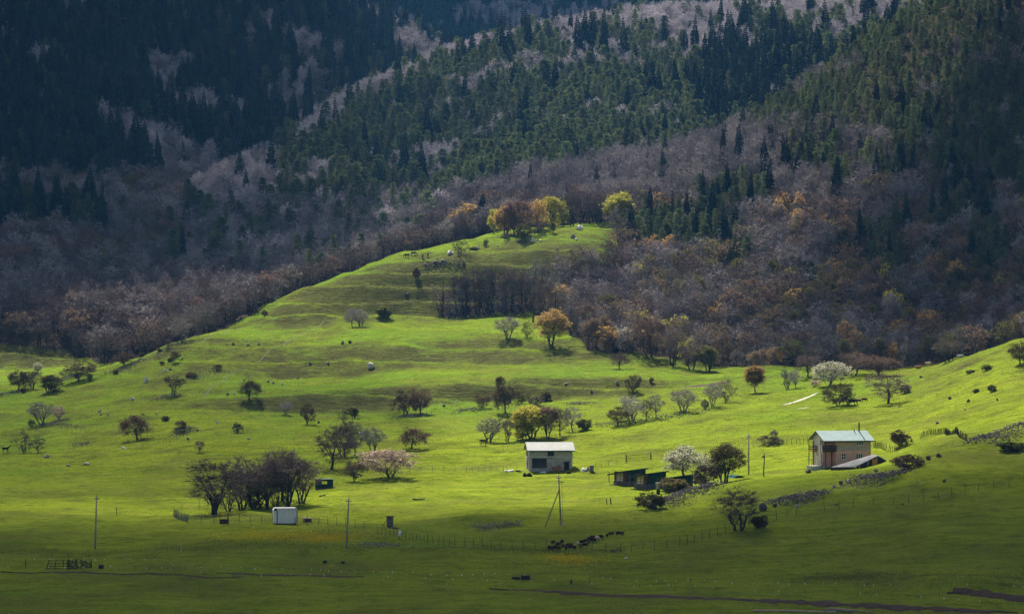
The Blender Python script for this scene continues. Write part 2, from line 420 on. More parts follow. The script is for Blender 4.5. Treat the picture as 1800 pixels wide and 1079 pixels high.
# ------------------------------------------------------------------ clouds overhead (they throw the shade over field and woods)
def cloud_material(density):
    m, n, l = new_mat('cloud_vapour')
    out = N(n, 'ShaderNodeOutputMaterial')
    v = N(n, 'ShaderNodeVolumePrincipled')
    v.inputs['Color'].default_value = (0.97, 0.97, 0.98, 1); v.inputs['Density'].default_value = density
    v.inputs['Anisotropy'].default_value = 0.3
    l.new(v.outputs[0], out.inputs['Volume'])
    return m
CLOUD_Z = 640.0
def cloud(gx, gy, rx, ry, thick, density, label, seed, rot=0.0):
    """a lumpy, flat-bottomed cumulus whose shadow falls round (gx, gy)"""
    g = float(gz(gx, gy))
    k = (CLOUD_Z - g) / SUN.z
    nu, nv = 72, 36
    th = np.linspace(0, 2 * np.pi, nu, endpoint=False); ph_ = np.linspace(0, np.pi, nv + 2)[1:-1]
    T, Pp = np.meshgrid(th, ph_)
    cx, cy, cz = np.sin(Pp) * np.cos(T), np.sin(Pp) * np.sin(T), np.cos(Pp)
    lump = 1 + 0.22 * fbm(cx * 3 + seed, cy * 3 + cz * 2, 3, seed) + 0.10 * fbm(cx * 9 + seed, cy * 9 + cz * 7, 2, seed + 3)
    X = cx * lump * rx; Y = cy * lump * ry
    Z = np.where(cz > 0, cz, cz * 0.45) * lump * thick
    c, s = math.cos(rot), math.sin(rot)
    V = [tuple(q) for q in np.stack([X * c - Y * s, X * s + Y * c, Z], -1).reshape(-1, 3)]
    Fc = []
    for i in range(nv - 1):
        for j in range(nu):
            a, b = i * nu + j, i * nu + (j + 1) % nu
            Fc.append((a, a + nu, b + nu, b))
    V += [(0, 0, float(thick)), (0, 0, float(-0.45 * thick))]
    t, bt = len(V) - 2, len(V) - 1
    for j in range(nu):
        Fc.append((t, j, (j + 1) % nu)); Fc.append((bt, (nv - 1) * nu + (j + 1) % nu, (nv - 1) * nu + j))
    me = bpy.data.meshes.new('cloud'); me.from_pydata(V, [], Fc); me.update()
    me.materials.append(cloud_material(density))
    o = bpy.data.objects.new('cloud', me)
    o.location = (gx + SUN.x * k, gy + SUN.y * k, CLOUD_Z)
    o['label'] = label; o['category'] = 'cloud'; o['group'] = 'clouds drifting over the valley'
    COL.objects.link(o)
    return o
cloud(-30, 350, 520, 165, 60, 0.043, 'long grey cloud shading the front field', 3, 0.0)
cloud(330, 455, 230, 120, 50, 0.054, 'small cloud shading the stony knoll on the right', 8, 0.5)
cloud(325, 985, 265, 150, 50, 0.044, 'cloud shading the woods of the right mountainside', 15, 0.15)
cloud(-430, 1260, 330, 230, 60, 0.066, 'broad cloud shading the woods at the foot of the left mountain', 22, -0.2)
cloud(-430, 1760, 400, 300, 70, 0.024, 'dark cloud shading the spruce slope of the left mountain', 31, 0.1)
cloud(-120, 1420, 150, 110, 40, 0.010, 'thin cloud dimming the middle of the wooded mountain', 44, 0.2)
cloud(-165, 690, 165, 230, 24, 0.020, 'unseen thin cloud veil added to dim the left side of the meadow', 61, 0.1)  # out of frame, added to darken the left meadow
cloud(60, 2350, 600, 220, 70, 0.05, 'far cloud shading the mountain at the back', 52, 0.0)

# ------------------------------------------------------------------ haze in the valley air
def haze_box():
    x0, x1, y0, y1, z0, z1 = -1300, 1300, -80, 2790, -6, 455
    V = [(x, y, z) for z in (z0, z1) for y in (y0, y1) for x in (x0, x1)]
    Fc = [(0,2,3,1),(4,5,7,6),(0,1,5,4),(2,6,7,3),(0,4,6,2),(1,3,7,5)]
    me = bpy.data.meshes.new('haze'); me.from_pydata(V, [], Fc)
    m, n, l = new_mat('valley_haze')
    out = N(n, 'ShaderNodeOutputMaterial'); v = N(n, 'ShaderNodeVolumePrincipled')
    v.inputs['Color'].default_value = (0.13, 0.46, 1.0, 1); v.inputs['Density'].default_value = 0.000039
    v.inputs['Anisotropy'].default_value = 0.0
    l.new(v.outputs[0], out.inputs['Volume'])
    me.materials.append(m)
    o = bpy.data.objects.new('haze', me); o['kind'] = 'stuff'; o['label'] = 'thin blue haze in the valley air'; o['category'] = 'haze'
    COL.objects.link(o)
haze_box()
# ------------------------------------------------------------------ plants: mesh builders
class MB:
    """collects triangles and quads with a material slot per face"""
    def __init__(s): s.v = []; s.f = []; s.m = []
    def tri(s, a, b, c, m=0):
        k = len(s.v); s.v += [a, b, c]; s.f.append((k, k+1, k+2)); s.m.append(m)
    def quad(s, a, b, c, d, m=0):
        k = len(s.v); s.v += [a, b, c, d]; s.f.append((k, k+1, k+2, k+3)); s.m.append(m)
    def tube(s, pts, rads, sides=5, m=0, cap=False):
        k = len(s.v); n = len(pts)
        up = Vector((0.31, 0.17, 0.93))
        for i, p in enumerate(pts):
            d = (pts[min(i+1, n-1)] - pts[max(i-1, 0)])
            d = d.normalized() if d.length > 1e-6 else Vector((0, 0, 1))
            a = d.cross(up)
            if a.length < 1e-3: a = d.cross(Vector((1, 0, 0)))
            a.normalize(); b = d.cross(a)
            for q in range(sides):
                w = 2 * math.pi * q / sides
                s.v.append(p + (a * math.cos(w) + b * math.sin(w)) * rads[i])
        for i in range(n - 1):
            for q in range(sides):
                r = (q + 1) % sides
                s.f.append((k+i*sides+q, k+i*sides+r, k+(i+1)*sides+r, k+(i+1)*sides+q)); s.m.append(m)
        if cap:
            s.f.append(tuple(k+q for q in reversed(range(sides)))); s.m.append(m)
            s.f.append(tuple(k+(n-1)*sides+q for q in range(sides))); s.m.append(m)
    def box(s, c, h, m=0, R=None, taper=1.0):
        """box by centre and half sizes, optional 3x3 rotation, top scaled by taper"""
        k = len(s.v); c = Vector(c)
        for dz in (-1, 1):
            t = taper if dz > 0 else 1.0
            for dx, dy in ((-1,-1),(1,-1),(1,1),(-1,1)):
                p = Vector((dx*h[0]*t, dy*h[1]*t, dz*h[2]))
                s.v.append(c + (R @ p if R is not None else p))
        for f in ((3,2,1,0),(4,5,6,7),(0,1,5,4),(1,2,6,5),(2,3,7,6),(3,0,4,7)):
            s.f.append(tuple(k+i for i in f)); s.m.append(m)
    def poly(s, pts, m=0):
        k = len(s.v); s.v += [Vector(p) for p in pts]; s.f.append(tuple(range(k, k+len(pts)))); s.m.append(m)
    def prism(s, poly, y0, y1, m=0):
        """polygon in x,z extruded along y"""
        k = len(s.v); n = len(poly)
        s.v += [Vector((x, y0, z)) for x, z in poly] + [Vector((x, y1, z)) for x, z in poly]
        s.f.append(tuple(range(k, k+n))); s.m.append(m)
        s.f.append(tuple(reversed(range(k+n, k+2*n)))); s.m.append(m)
        for i in range(n):
            j = (i + 1) % n
            s.f.append((k+i, k+n+i, k+n+j, k+j)); s.m.append(m)
    def mesh(s, name, mats, smooth=False):
        me = bpy.data.meshes.new(name)
        me.from_pydata([tuple(p) for p in s.v], [], s.f)
        for m in mats: me.materials.append(m)
        me.polygons.foreach_set('material_index', s.m)
        if smooth: me.polygons.foreach_set('use_smooth', [True] * len(s.f))
        me.update()
        return me
    def obj(s, name, mats, parent=None, smooth=False, loc=None):
        if not isinstance(mats, (list, tuple)): mats = [mats]
        o = bpy.data.objects.new(name, s.mesh(name, mats, smooth))
        if parent is not None: o.parent = parent
        if loc is not None: o.location = loc
        COL.objects.link(o)
        return o
    def join(s, o):
        k = len(s.v); s.v += o.v; s.f += [tuple(i + k for i in f) for f in o.f]; s.m += o.m

def rvec(r):
    while True:
        v = Vector((r.uniform(-1, 1), r.uniform(-1, 1), r.uniform(-1, 1)))
        if 0.05 < v.length < 1: return v.normalized()

def leaf_quads(mb, r, p, n, spread, size, m=1, flat=0.0):
    for _ in range(n):
        c = p + rvec(r) * spread * r.random() ** 0.5
        a = rvec(r); a.z *= (1 - flat); a.normalize()
        b = a.cross(rvec(r)); b.z *= (1 - flat); b.normalize()
        s = size * r.uniform(0.6, 1.3)
        mb.tri(c - a * s * 0.6 - b * s * 0.4, c + a * s * 0.6 - b * s * 0.3, c + b * s * 0.75, m)

# crown envelope per style: centre height, half width, half height (of tree height), where limbs leave the stem, stems
BARE = {
 'round': dict(zc=.56, a=.46, b=.46, z0=.14, z1=.42, limbs=9, stems=(1,)),
 'vase':  dict(zc=.62, a=.36, b=.40, z0=.06, z1=.30, limbs=10, stems=(2, 3)),
 'tall':  dict(zc=.60, a=.23, b=.42, z0=.16, z1=.80, limbs=16, stems=(1,)),
 'bush':  dict(zc=.50, a=.60, b=.50, z0=.0, z1=.10, limbs=16, stems=(4,)),
 'low':   dict(zc=.52, a=.60, b=.48, z0=.03, z1=.22, limbs=12, stems=(2, 3)),
}
def bare_tree(seed, H=10.0, style='round', fine=True, leaf=0, leaf_size=0.25, twig_w=0.034, leaf_part=1.0):
    """returns (trunk MB, crown MB): trunk and limbs; twigs (slot 0) and leaves or blossom (slot 1)"""
    r = random.Random(seed); P = BARE[style]; rg = np.random.default_rng(seed)
    tb, cb = MB(), MB()
    C = Vector((r.uniform(-.05, .05) * H, r.uniform(-.05, .05) * H, P['zc'] * H)); A, B = P['a'] * H, P['b'] * H
    lob = [(rvec(r), r.uniform(.05, .32)) for _ in range(9)]
    def env(d):           # uneven outline: lobes pushed out and bays left between them
        k = .66
        for q, w in lob: k += w * 1.5 * max(0.0, d.dot(q)) ** 5
        return min(k, 1.08)
    def inside(lo, hi, up=0.0):
        d = rvec(r)
        if up and d.z < 0 and r.random() < up: d.z = -d.z * .6
        k = env(d) * (lo + (hi - lo) * r.random() ** .6)
        p = C + Vector((d.x * A * k, d.y * A * k, d.z * B * k))
        if p.z < .06 * H: p.z = r.uniform(.06, .14) * H
        return p
    def curve(p, q, bend, n, wob):
        c = p.lerp(q, .5) + Vector((0, 0, bend)); out = []
        for i in range(n + 1):
            t = i / n; v = p * (1-t)**2 + c * 2*t*(1-t) + q * t*t
            if 0 < i < n: v = v + rvec(r) * wob
            out.append(v)
        return out
    stems = r.choice(P['stems']); stem_paths = []
    R0 = H * (.026 if style != 'tall' else .016)
    for s in range(stems):
        if stems == 1: base = Vector((0, 0, -.03 * H)); top = Vector((C.x * .6, C.y * .6, (P['z1'] + (.16 if style == 'tall' else .04)) * H))
        else:
            a = s * 6.283 / stems + seed; base = Vector((math.cos(a) * .03 * H, math.sin(a) * .03 * H, -.03 * H)); top = Vector((math.cos(a) * .14 * H, math.sin(a) * .14 * H, (P['z1'] + .08) * H))
        pts = curve(base, top, 0, 5, H * .012); k = 1.0 if stems == 1 else .72
        rad = [R0 * k * (1.55 if i == 0 else 1.0 - (.75 if style == 'tall' else .35) * i / 5) for i in range(6)]
        tb.tube(pts, rad, 7); stem_paths.append((pts, rad))
    nodes = []            # points a finer branch can leave from
    for k in range(P['limbs']):
        pts, rad = stem_paths[k % stems]; z = (P['z0'] + (P['z1'] - P['z0']) * (k + r.random()) / P['limbs']) * H
        i = min(range(6), key=lambda j: abs(pts[j].z - z)); st = pts[max(1, i)]
        q = inside(.55, .9, .55)
        if style == 'tall': q.z = max(q.z, st.z + .05 * H)
        cv = curve(st, q, (q - st).length * .10, 4, H * .018); rr = max(rad[i] * .55, R0 * .22)
        tb.tube(cv, [rr, rr * .8, rr * .6, rr * .42, rr * .22], 5); nodes += [(v, rr * (1 - .2 * j)) for j, v in enumerate(cv) if j >= 1]
    nb = 54 if fine else 30; tgt = []
    NP = np.array([tuple(v[0]) for v in nodes])
    n2 = []
    for k in range(nb):
        q = inside(.45, 1.0, .2); tgt.append(q); d = NP - np.array(tuple(q)); dd = np.linalg.norm(d, axis=1) + .8 * np.maximum(0, NP[:, 2] - q.z)
        st, rr = nodes[int(np.argmin(dd))]; rr = min(rr * .55, R0 * .22)
        cv = curve(st, q, (q - st).length * .06, 3, H * .014)
        cb.tube(cv, [max(rr, twig_w * .7), max(rr * .75, twig_w * .6), max(rr * .5, twig_w * .5), twig_w * .4], 3); n2 += cv[1:]
    n2 += [v[0] for v in nodes]; NP = np.array([tuple(v) for v in n2])
    nt = 1300 if fine else 190
    for k in range(nt):
        q = inside(.35, 1.06, .35)
        if r.random() < .78: q = r.choice(tgt) + Vector((r.gauss(0, .062), r.gauss(0, .062), r.gauss(.012, .05))) * H
        if q.z < .04 * H: q.z = .05 * H
        d = NP - np.array(tuple(q)); dd = np.linalg.norm(d, axis=1) + .5 * np.maximum(0, NP[:, 2] - q.z)
        st = n2[int(np.argmin(dd))]; ax = q - st
        if ax.length > .32 * H: st = q - ax.normalized() * .32 * H; ax = q - st
        side = ax.cross(rvec(r)); side = side.normalized() * twig_w if side.length > 1e-4 else Vector((twig_w, 0, 0))
        cb.tri(st - side, st + side, q)
        out = (q - C); out = out.normalized() if out.length > .01 else Vector((0, 0, 1)); Ls = H * (.055 if fine else .085)
        for j in range(6 if fine else 4):
            t = r.uniform(.35, 1.0); p0 = st.lerp(q, t); e = (ax.normalized() * .7 + out * .5 + rvec(r) * .75 + Vector((0, 0, .25))).normalized() * Ls * r.uniform(.5, 1.2)
            sd = e.cross(rvec(r)).normalized() * twig_w * .62
            cb.tri(p0 - sd, p0 + sd, p0 + e)
            if leaf and j < 2 and r.random() < leaf_part: leaf_quads(cb, r, p0 + e * .8, leaf, Ls * .55, leaf_size)
    return fit(tb, cb, H)

def fit(tb, cb, H):
    top = max(p.z for p in cb.v); k = H / top
    for q in (tb, cb): q.v = [p * k for p in q.v]
    return tb, cb

def spruce(seed, H=20.0, W=5.0, tiers=20):
    r = random.Random(seed); tb, cb = MB(), MB()
    tb.tube([Vector((0, 0, -0.6)), Vector((0, 0, H * 0.5)), Vector((0, 0, H * 0.97))], [H * 0.014, H * 0.009, 0.03], 6)
    for t in range(tiers):
        f = t / (tiers - 1)
        z = H * (0.10 + 0.88 * f ** 0.92)
        R = W * 0.5 * (1 - f) ** 0.8 * (0.35 + 0.65 * min(1, f * 5 + 0.55)) * r.uniform(0.85, 1.15) + 0.12
        nb = max(5, int(9 - 3 * f)); a0 = r.uniform(0, 6.3)
        for b in range(nb):
            a = a0 + 6.283 * (b + r.uniform(-.25, .25)) / nb
            Rb = R * r.uniform(0.72, 1.18); o = Vector((math.cos(a), math.sin(a), 0)); s = Vector((-o.y, o.x, 0))
            drop = Rb * r.uniform(0.25, 0.5)
            p0 = Vector((0, 0, z)); p1 = p0 + o * Rb * 0.55 + Vector((0, 0, -drop * 0.35)); p2 = p0 + o * Rb + Vector((0, 0, -drop * 0.75 + 0.12 * Rb))
            w = Rb * 0.36 + 0.12
            th = Vector((0, 0, -0.22 * Rb - 0.20))
            cb.tri(p0, p1 - s * w + th, p1 + s * w * 0.15); cb.tri(p0, p1 - s * w * 0.15, p1 + s * w + th)
            cb.tri(p1 - s * w * 0.8 + th, p2 - s * w * 0.25, p1 + s * w * 0.25); cb.tri(p1 + s * w * 0.8 + th, p1 - s * w * 0.25, p2 + s * w * 0.25)
            cb.tri(p1, p2, p1.lerp(p2, 0.6) + th * 2.1 + s * r.uniform(-.3, .3) * w)
            cb.tri(p0.lerp(p1, 0.5), p1.lerp(p2, 0.4), p1 + th * 2.6 + s * r.uniform(-.6, .6) * w)
    return tb, cb

def pine(seed, H=16.0, W=6.0, clumps=46, base=0.3):
    r = random.Random(seed); tb, cb = MB(), MB()
    lean = Vector((r.uniform(-.03, .03), r.uniform(-.03, .03), 1))
    pts = [lean * (H * q) for q in (-0.03, 0.3, 0.6, 0.95)]
    tb.tube(pts, [H * 0.017, H * 0.013, H * 0.009, 0.04], 6)
    for k in range(clumps):
        f = base + (1 - base) * ((k + r.random()) / clumps)
        g = (f - base) / (1 - base)
        prof = (1 - g ** 1.8) * (0.55 + 0.45 * min(1, g * 4)) * 0.5 * W + 0.25
        a = k * 2.399 + r.uniform(-.5, .5); rad = prof * r.uniform(0.35, 1.0)
        o = lean * (H * f); c = o + Vector((math.cos(a) * rad, math.sin(a) * rad, 0.18 * rad + r.uniform(-.3, .5)))
        if k % 3 == 0: tb.tube([o - Vector((0, 0, rad * 0.25)), c], [H * 0.004, 0.02], 3)
        cs = W * r.uniform(0.11, 0.2)
        for _ in range(26):
            d = rvec(r); d.z = abs(d.z) * 0.75 - 0.15
            p = c + Vector((d.x * cs, d.y * cs, d.z * cs * 0.8)) * r.uniform(.4, 1.0)
            b = rvec(r); s = cs * r.uniform(0.28, 0.5)
            e = d.cross(b).normalized() if d.cross(b).length > .05 else b
            cb.tri(p - e * s * 0.5, p + e * s * 0.5, p + (d * 0.9 + Vector((0, 0, 0.5))) * s * 1.1)
    return tb, cb

# ------------------------------------------------------------------ plant materials
bark_dark = mat('bark_dark', (0.060, 0.050, 0.044), var=0.4, scale=2.0, objvar=0.25)
bark_grey = mat('bark_grey', (0.130, 0.118, 0.112), var=0.4, scale=2.0, objvar=0.25)
bark_pale = mat('bark_pale', (0.32, 0.29, 0.27), var=0.4, scale=2.0, objvar=0.2)
bark_pine = mat('bark_pine', (0.110, 0.065, 0.042), var=0.4, scale=2.0)
tw_grey = mat('twigs_grey', (0.250, 0.226, 0.226), var=0.25, scale=0.6, objvar=0.42)
tw_lilac = mat('twigs_lilac', (0.42, 0.39, 0.42), var=0.2, scale=0.6, objvar=0.2)
tw_dark = mat('twigs_dark', (0.150, 0.116, 0.102), var=0.3, scale=0.6, objvar=0.4)
tw_olive = mat('twigs_olive', (0.120, 0.108, 0.060), var=0.3, scale=0.6, objvar=0.3)
tw_rust = mat('twigs_rust', (0.150, 0.112, 0.090), var=0.3, scale=0.6, objvar=0.3)
lf_spruce = mat('needles_spruce', (0.030, 0.052, 0.036), var=0.5, scale=0.5, objvar=0.45)
lf_pine = mat('needles_pine', (0.078, 0.104, 0.044), var=0.5, scale=0.5, objvar=0.4, trans=0.25)
lf_rust = mat('leaf_buds_rust', (0.175, 0.124, 0.088), var=0.35, scale=0.5, objvar=0.3, trans=0.3)
lf_olive = mat('leaf_buds_olive', (0.110, 0.105, 0.030), var=0.4, scale=0.5, objvar=0.3, trans=0.35)
lf_brown = mat('leaf_buds_brown', (0.105, 0.075, 0.030), var=0.45, scale=0.5, objvar=0.3, trans=0.3)
lf_yellow = mat('young_leaves_yellow', (0.37, 0.36, 0.055), var=0.3, scale=0.5, objvar=0.15, trans=0.45)
lf_orange = mat('young_leaves_orange', (0.38, 0.25, 0.09), var=0.3, scale=0.5, objvar=0.15, trans=0.45)
lf_green = mat('young_leaves_green', (0.115, 0.130, 0.030), var=0.4, scale=0.5, objvar=0.2, trans=0.4)
lf_white = mat('blossom_white', (0.62, 0.62, 0.50), var=0.25, scale=0.8, trans=0.3)
lf_pink = mat('blossom_pink', (0.60, 0.47, 0.38), var=0.25, scale=0.8, trans=0.3)

# kinds of tree: name -> list of (trunk mesh, crown mesh, nominal height, nominal width)
def width_of(mb):
    return 2 * sum(sorted(math.hypot(p.x, p.y) for p in mb.v)[-max(1, len(mb.v)//12):]) / max(1, len(mb.v)//12)
KIND = {}
def reg(key, n, fn, bark, crown):
    L = []
    for i in range(n):
        tb, cb = fn(i)
        L.append((tb.mesh('trunk', [bark], True), cb.mesh('crown', crown), max(p.z for p in cb.v), width_of(cb), tb, cb))
    KIND[key] = (L, bark, crown)
reg('far_spruce', 3, lambda i: spruce(100+i, 20, (5.4, 7.0, 6.0)[i], (19, 21, 22)[i]), bark_dark, [lf_spruce])
reg('far_pine', 4, lambda i: pine(200+i, 16, (7.0, 6.2, 7.8, 6.6)[i], 62, (.3, .22, .38, .15)[i]), bark_pine, [lf_pine])
reg('far_grey', 4, lambda i: bare_tree(300+i, 13, ('tall', 'round', 'vase', 'tall')[i], False, twig_w=0.085), bark_grey, [tw_grey])
reg('far_lilac', 3, lambda i: bare_tree(320+i, 13, ('round', 'tall', 'vase')[i], False, leaf=2, leaf_size=0.30, twig_w=0.08), bark_pale, [tw_lilac, tw_lilac])
reg('far_dark', 3, lambda i: bare_tree(340+i, 12, ('round', 'vase', 'low')[i], False, twig_w=0.085), bark_dark, [tw_dark])
reg('far_olive', 3, lambda i: bare_tree(360+i, 11, ('round', 'low', 'tall')[i], False, leaf=2, leaf_size=0.34, twig_w=0.085), bark_dark, [tw_olive, lf_olive])
reg('far_rust', 3, lambda i: bare_tree(380+i, 12, ('round', 'low', 'tall')[i], False, leaf=2, leaf_size=0.36, twig_w=0.085), bark_grey, [tw_rust, lf_rust])
reg('far_yellow', 2, lambda i: bare_tree(400+i, 12, ('tall', 'round')[i], False, leaf=5, leaf_size=0.36, twig_w=0.06), bark_grey, [tw_olive, lf_yellow])
reg('far_orange', 2, lambda i: bare_tree(420+i, 12, ('tall', 'round')[i], False, leaf=5, leaf_size=0.36, twig_w=0.06), bark_grey, [tw_rust, lf_orange])
reg('bare', 5, lambda i: bare_tree(500+i, 10, ('round', 'vase', 'round', 'vase', 'low')[i], True), bark_dark, [tw_dark])
reg('barefan', 4, lambda i: bare_tree(510+i, 10, 'vase', True, twig_w=.028), bark_dark, [tw_dark])
reg('baregrey', 3, lambda i: bare_tree(520+i, 10, ('vase', 'round', 'vase')[i], True), bark_grey, [tw_grey])
reg('tallbare', 3, lambda i: bare_tree(540+i, 14, ('tall', 'vase', 'tall')[i], i == 1, twig_w=0.045), bark_dark, [tw_dark])
reg('brown', 4, lambda i: bare_tree(560+i, 8, ('round', 'low', 'round', 'low')[i], True, leaf=2, leaf_size=0.17, leaf_part=.7), bark_dark, [tw_dark, lf_brown])
reg('olive', 3, lambda i: bare_tree(580+i, 8, ('round', 'low', 'vase')[i], True, leaf=2, leaf_size=0.17), bark_dark, [tw_olive, lf_olive])
reg('yellow', 3, lambda i: bare_tree(600+i, 10, ('round', 'vase', 'round')[i], True, leaf=5, leaf_size=0.17), bark_dark, [tw_olive, lf_yellow])
reg('orange', 3, lambda i: bare_tree(620+i, 10, ('round', 'vase', 'round')[i], True, leaf=4, leaf_size=0.17), bark_dark, [tw_rust, lf_orange])
reg('rust', 2, lambda i: bare_tree(640+i, 10, ('round', 'vase')[i], True, leaf=2, leaf_size=0.17), bark_dark, [tw_rust, lf_rust])
reg('pink', 2, lambda i: bare_tree(660+i, 7, 'low', True, leaf=5, leaf_size=0.11), bark_dark, [tw_dark, lf_pink])
reg('white', 3, lambda i: bare_tree(680+i, 7, ('round', 'low', 'round')[i], True, leaf=3, leaf_size=0.12, leaf_part=.75), bark_dark, [tw_olive, lf_white])
reg('birch', 1, lambda i: bare_tree(700, 9, 'tall', True, leaf=2, leaf_size=0.16, twig_w=.04), bark_pale, [tw_olive, lf_orange])
reg('spruce', 2, lambda i: spruce(720+i, 16, 5.5, 24), bark_dark, [lf_spruce])
reg('pine', 2, lambda i: pine(740+i, 12, 7.5, 60, (.35, .12)[i]), bark_pine, [lf_pine])
reg('bush_olive', 3, lambda i: bare_tree(760+i, 2.5, 'bush', True, leaf=2, leaf_size=.11, twig_w=.02), bark_dark, [tw_dark, lf_olive])
reg('bush_dark', 2, lambda i: bare_tree(780+i, 2.5, 'bush', True, twig_w=.028), bark_dark, [tw_dark])
reg('bush_brown', 2, lambda i: bare_tree(790+i, 2.5, 'bush', True, leaf=1, leaf_size=.10, twig_w=.024), bark_dark, [tw_rust, lf_brown])
reg('bush_yellow', 2, lambda i: bare_tree(800+i, 2.5, 'bush', True, leaf=2, leaf_size=.13, twig_w=.02), bark_dark, [tw_olive, lf_green])
# ------------------------------------------------------------------ forest: where each tree stands and of which kind
def ell(px, P, e):
    return ((px - e[0]) / e[2]) ** 2 + ((P - e[1]) / e[3]) ** 2 < 1
CON_R = [(1430,262,62,42),(1560,420,100,58),(1205,392,118,34),(1290,335,70,30),(1650,325,110,70),(1740,430,40,40),(1300,455,22,30),(1435,465,22,24),(1530,300,60,40)]
CON_R = [(a, b + 32, c, d) for a, b, c, d in CON_R]
def choose(px, P, D, lay, n1, n2, r):
    if lay == 'R':
        top = np.interp(px, [1290,1330,1400,1500,1560,1650,1800], [180,258,240,240,280,340,375])
        if px > 1295 and P < top: return 'far_pine' if r < .92 else ('far_spruce' if r < .95 else 'far_grey')
        if any(ell(px, P, e) for e in CON_R) and n1 > -.35: return 'far_spruce' if r < .16 else ('far_pine' if r < .86 else 'far_dark')
        if P < 360 and px < 1560: return 'far_grey' if r < .95 else 'far_spruce'
        if px < 1110 and D > 960: return 'far_dark' if r < .62 else ('far_grey' if r < .95 else 'far_rust')
        if n2 > .34 and r < .6: return 'far_rust' if r < .38 else 'far_olive'
        return 'far_grey' if r < .48 else ('far_dark' if r < .72 else ('far_olive' if r < .86 else ('far_rust' if r < .975 else ('far_orange' if r < .994 else 'far_yellow'))))
    if lay == 'L':
        if ell(px, P, (357, 487, 62, 34)): return 'far_pine' if r < .5 else 'far_spruce'
        if P < 330: return ('far_grey' if r < .62 else 'far_lilac') if n1 > .16 else ('far_spruce' if r < .62 else ('far_pine' if r < .93 else 'far_grey'))
        if P < 430: return ('far_spruce' if r < .5 else 'far_pine') if n1 < -.12 else ('far_grey' if r < .6 else ('far_rust' if r < .8 else 'far_olive'))
        if n2 > .12: return 'far_rust' if r < .6 else ('far_olive' if r < .85 else 'far_grey')
        return 'far_grey' if r < .55 else ('far_dark' if r < .85 else ('far_rust' if r < .96 else 'far_olive'))
    if lay == 'C':
        cr = np.interp(px, [300,400,520,620,760,900,1050,1250,1450,1700], [405,315,270,185,112,82,58,40,15,-40])
        if ell(px, P, (400, 330, 95, 60)): return 'far_lilac' if r < .35 else ('far_grey' if r < .97 else 'far_spruce')
        if ell(px, P, (1370, 190, 160, 75)) : return 'far_spruce' if r < .5 else ('far_pine' if r < .88 else 'far_lilac')
        if P < cr + 34 + 30 * n1 and px > 520: return 'far_lilac' if r < .86 else ('far_pine' if r < .97 else 'far_spruce')
        if px > 1000 and P < cr + 90 and n2 > -.05: return 'far_lilac' if r < .78 else ('far_pine' if r < .9 else 'far_spruce')
        base = np.interp(px, [300,450,600,750,900,1000], [420,400,385,372,350,320])
        if P > base + 25 * n1: return 'far_grey' if r < .78 else ('far_lilac' if r < .82 else 'far_pine')
        if n1 > .33: return 'far_lilac' if r < .75 else 'far_pine'
        return 'far_pine' if r < .91 else ('far_spruce' if r < .95 else 'far_lilac')
    return 'far_spruce' if n1 < .1 else 'far_lilac'

HGT = {'far_spruce': (13, 31), 'far_pine': (9, 20), 'far_grey': (8, 17), 'far_lilac': (9, 17), 'far_dark': (6, 15),
       'far_olive': (6, 14), 'far_rust': (6, 15), 'far_yellow': (10, 14), 'far_orange': (9, 14)}
# running horizon (smallest row seen so far) along each direction
PROW = HOR - F * (ZT - HC) / np.maximum(YW, 1.0)
PMIN = np.minimum.accumulate(np.where(YW > 340, PROW, 2000.0), axis=1)

trees = []      # (kind, x, y, z, height, rot, widthfactor, photo column, top row, visible)
def scatter(d0, d1, sp, p0, p1, layname):
    ys = np.arange(d0, d1, sp)
    rr = random.Random(int(d0 * 7 + p0))
    for y in ys:
        xa, xb = (p0 - 900) / F * y, (p1 - 900) / F * y
        xs = np.arange(xa, xb, sp) + RNG.uniform(-.48, .48, len(np.arange(xa, xb, sp))) * sp
        yy = y + RNG.uniform(-.48, .48, len(xs)) * sp
        px = xy_to_px(xs, yy)
        ok = wooded(px, yy)
        z = gz(xs, yy)
        P = HOR - F * (z - HC) / yy
        pm = gsample(PMIN, px, yy)
        zr, zl, zc, zb = (gsample(G, px, yy) for G in (ZR, ZL, ZC, ZB))
        n1 = fbm(xs / 34.0, yy / 60.0, 3, 71); n2 = fbm(xs / 26.0, yy / 40.0, 3, 83)
        for k in range(len(xs)):
            if not ok[k] or rr.random() < .08: continue
            best = max(zr[k], zl[k], zc[k], zb[k])
            lay = 'R' if (best == zr[k] or (px[k] > 760 and yy[k] < 1130)) else ('L' if best == zl[k] else ('C' if best == zc[k] else 'B'))
            kd = choose(px[k], P[k], yy[k], lay, n1[k], n2[k], rr.random())
            h = rr.uniform(*HGT[kd]) * (1.0 if lay in 'LCB' else 0.86)
            if lay == 'R' and kd in ('far_spruce', 'far_pine'): h *= 0.74
            if lay == 'R' and yy[k] < 900: h *= 0.8
            top = P[k] - F * h / yy[k]
            if top > pm[k] + 4: continue            # wholly hidden behind a nearer rise
            trees.append((kd, xs[k], yy[k], z[k], h, rr.uniform(0, 6.28), rr.uniform(.75, 1.3), px[k], top, pm[k]))
scatter(770, 1130, 4.4, 740, 2000, 'near')
scatter(945, 1130, 4.4, -180, 740, 'near')
scatter(1130, 1700, 5.2, -150, 1960, 'mid')
scatter(1700, 2000, 7.2, -150, 1960, 'far')
scatter(2000, 2740, 10.0, 450, 1600, 'back')

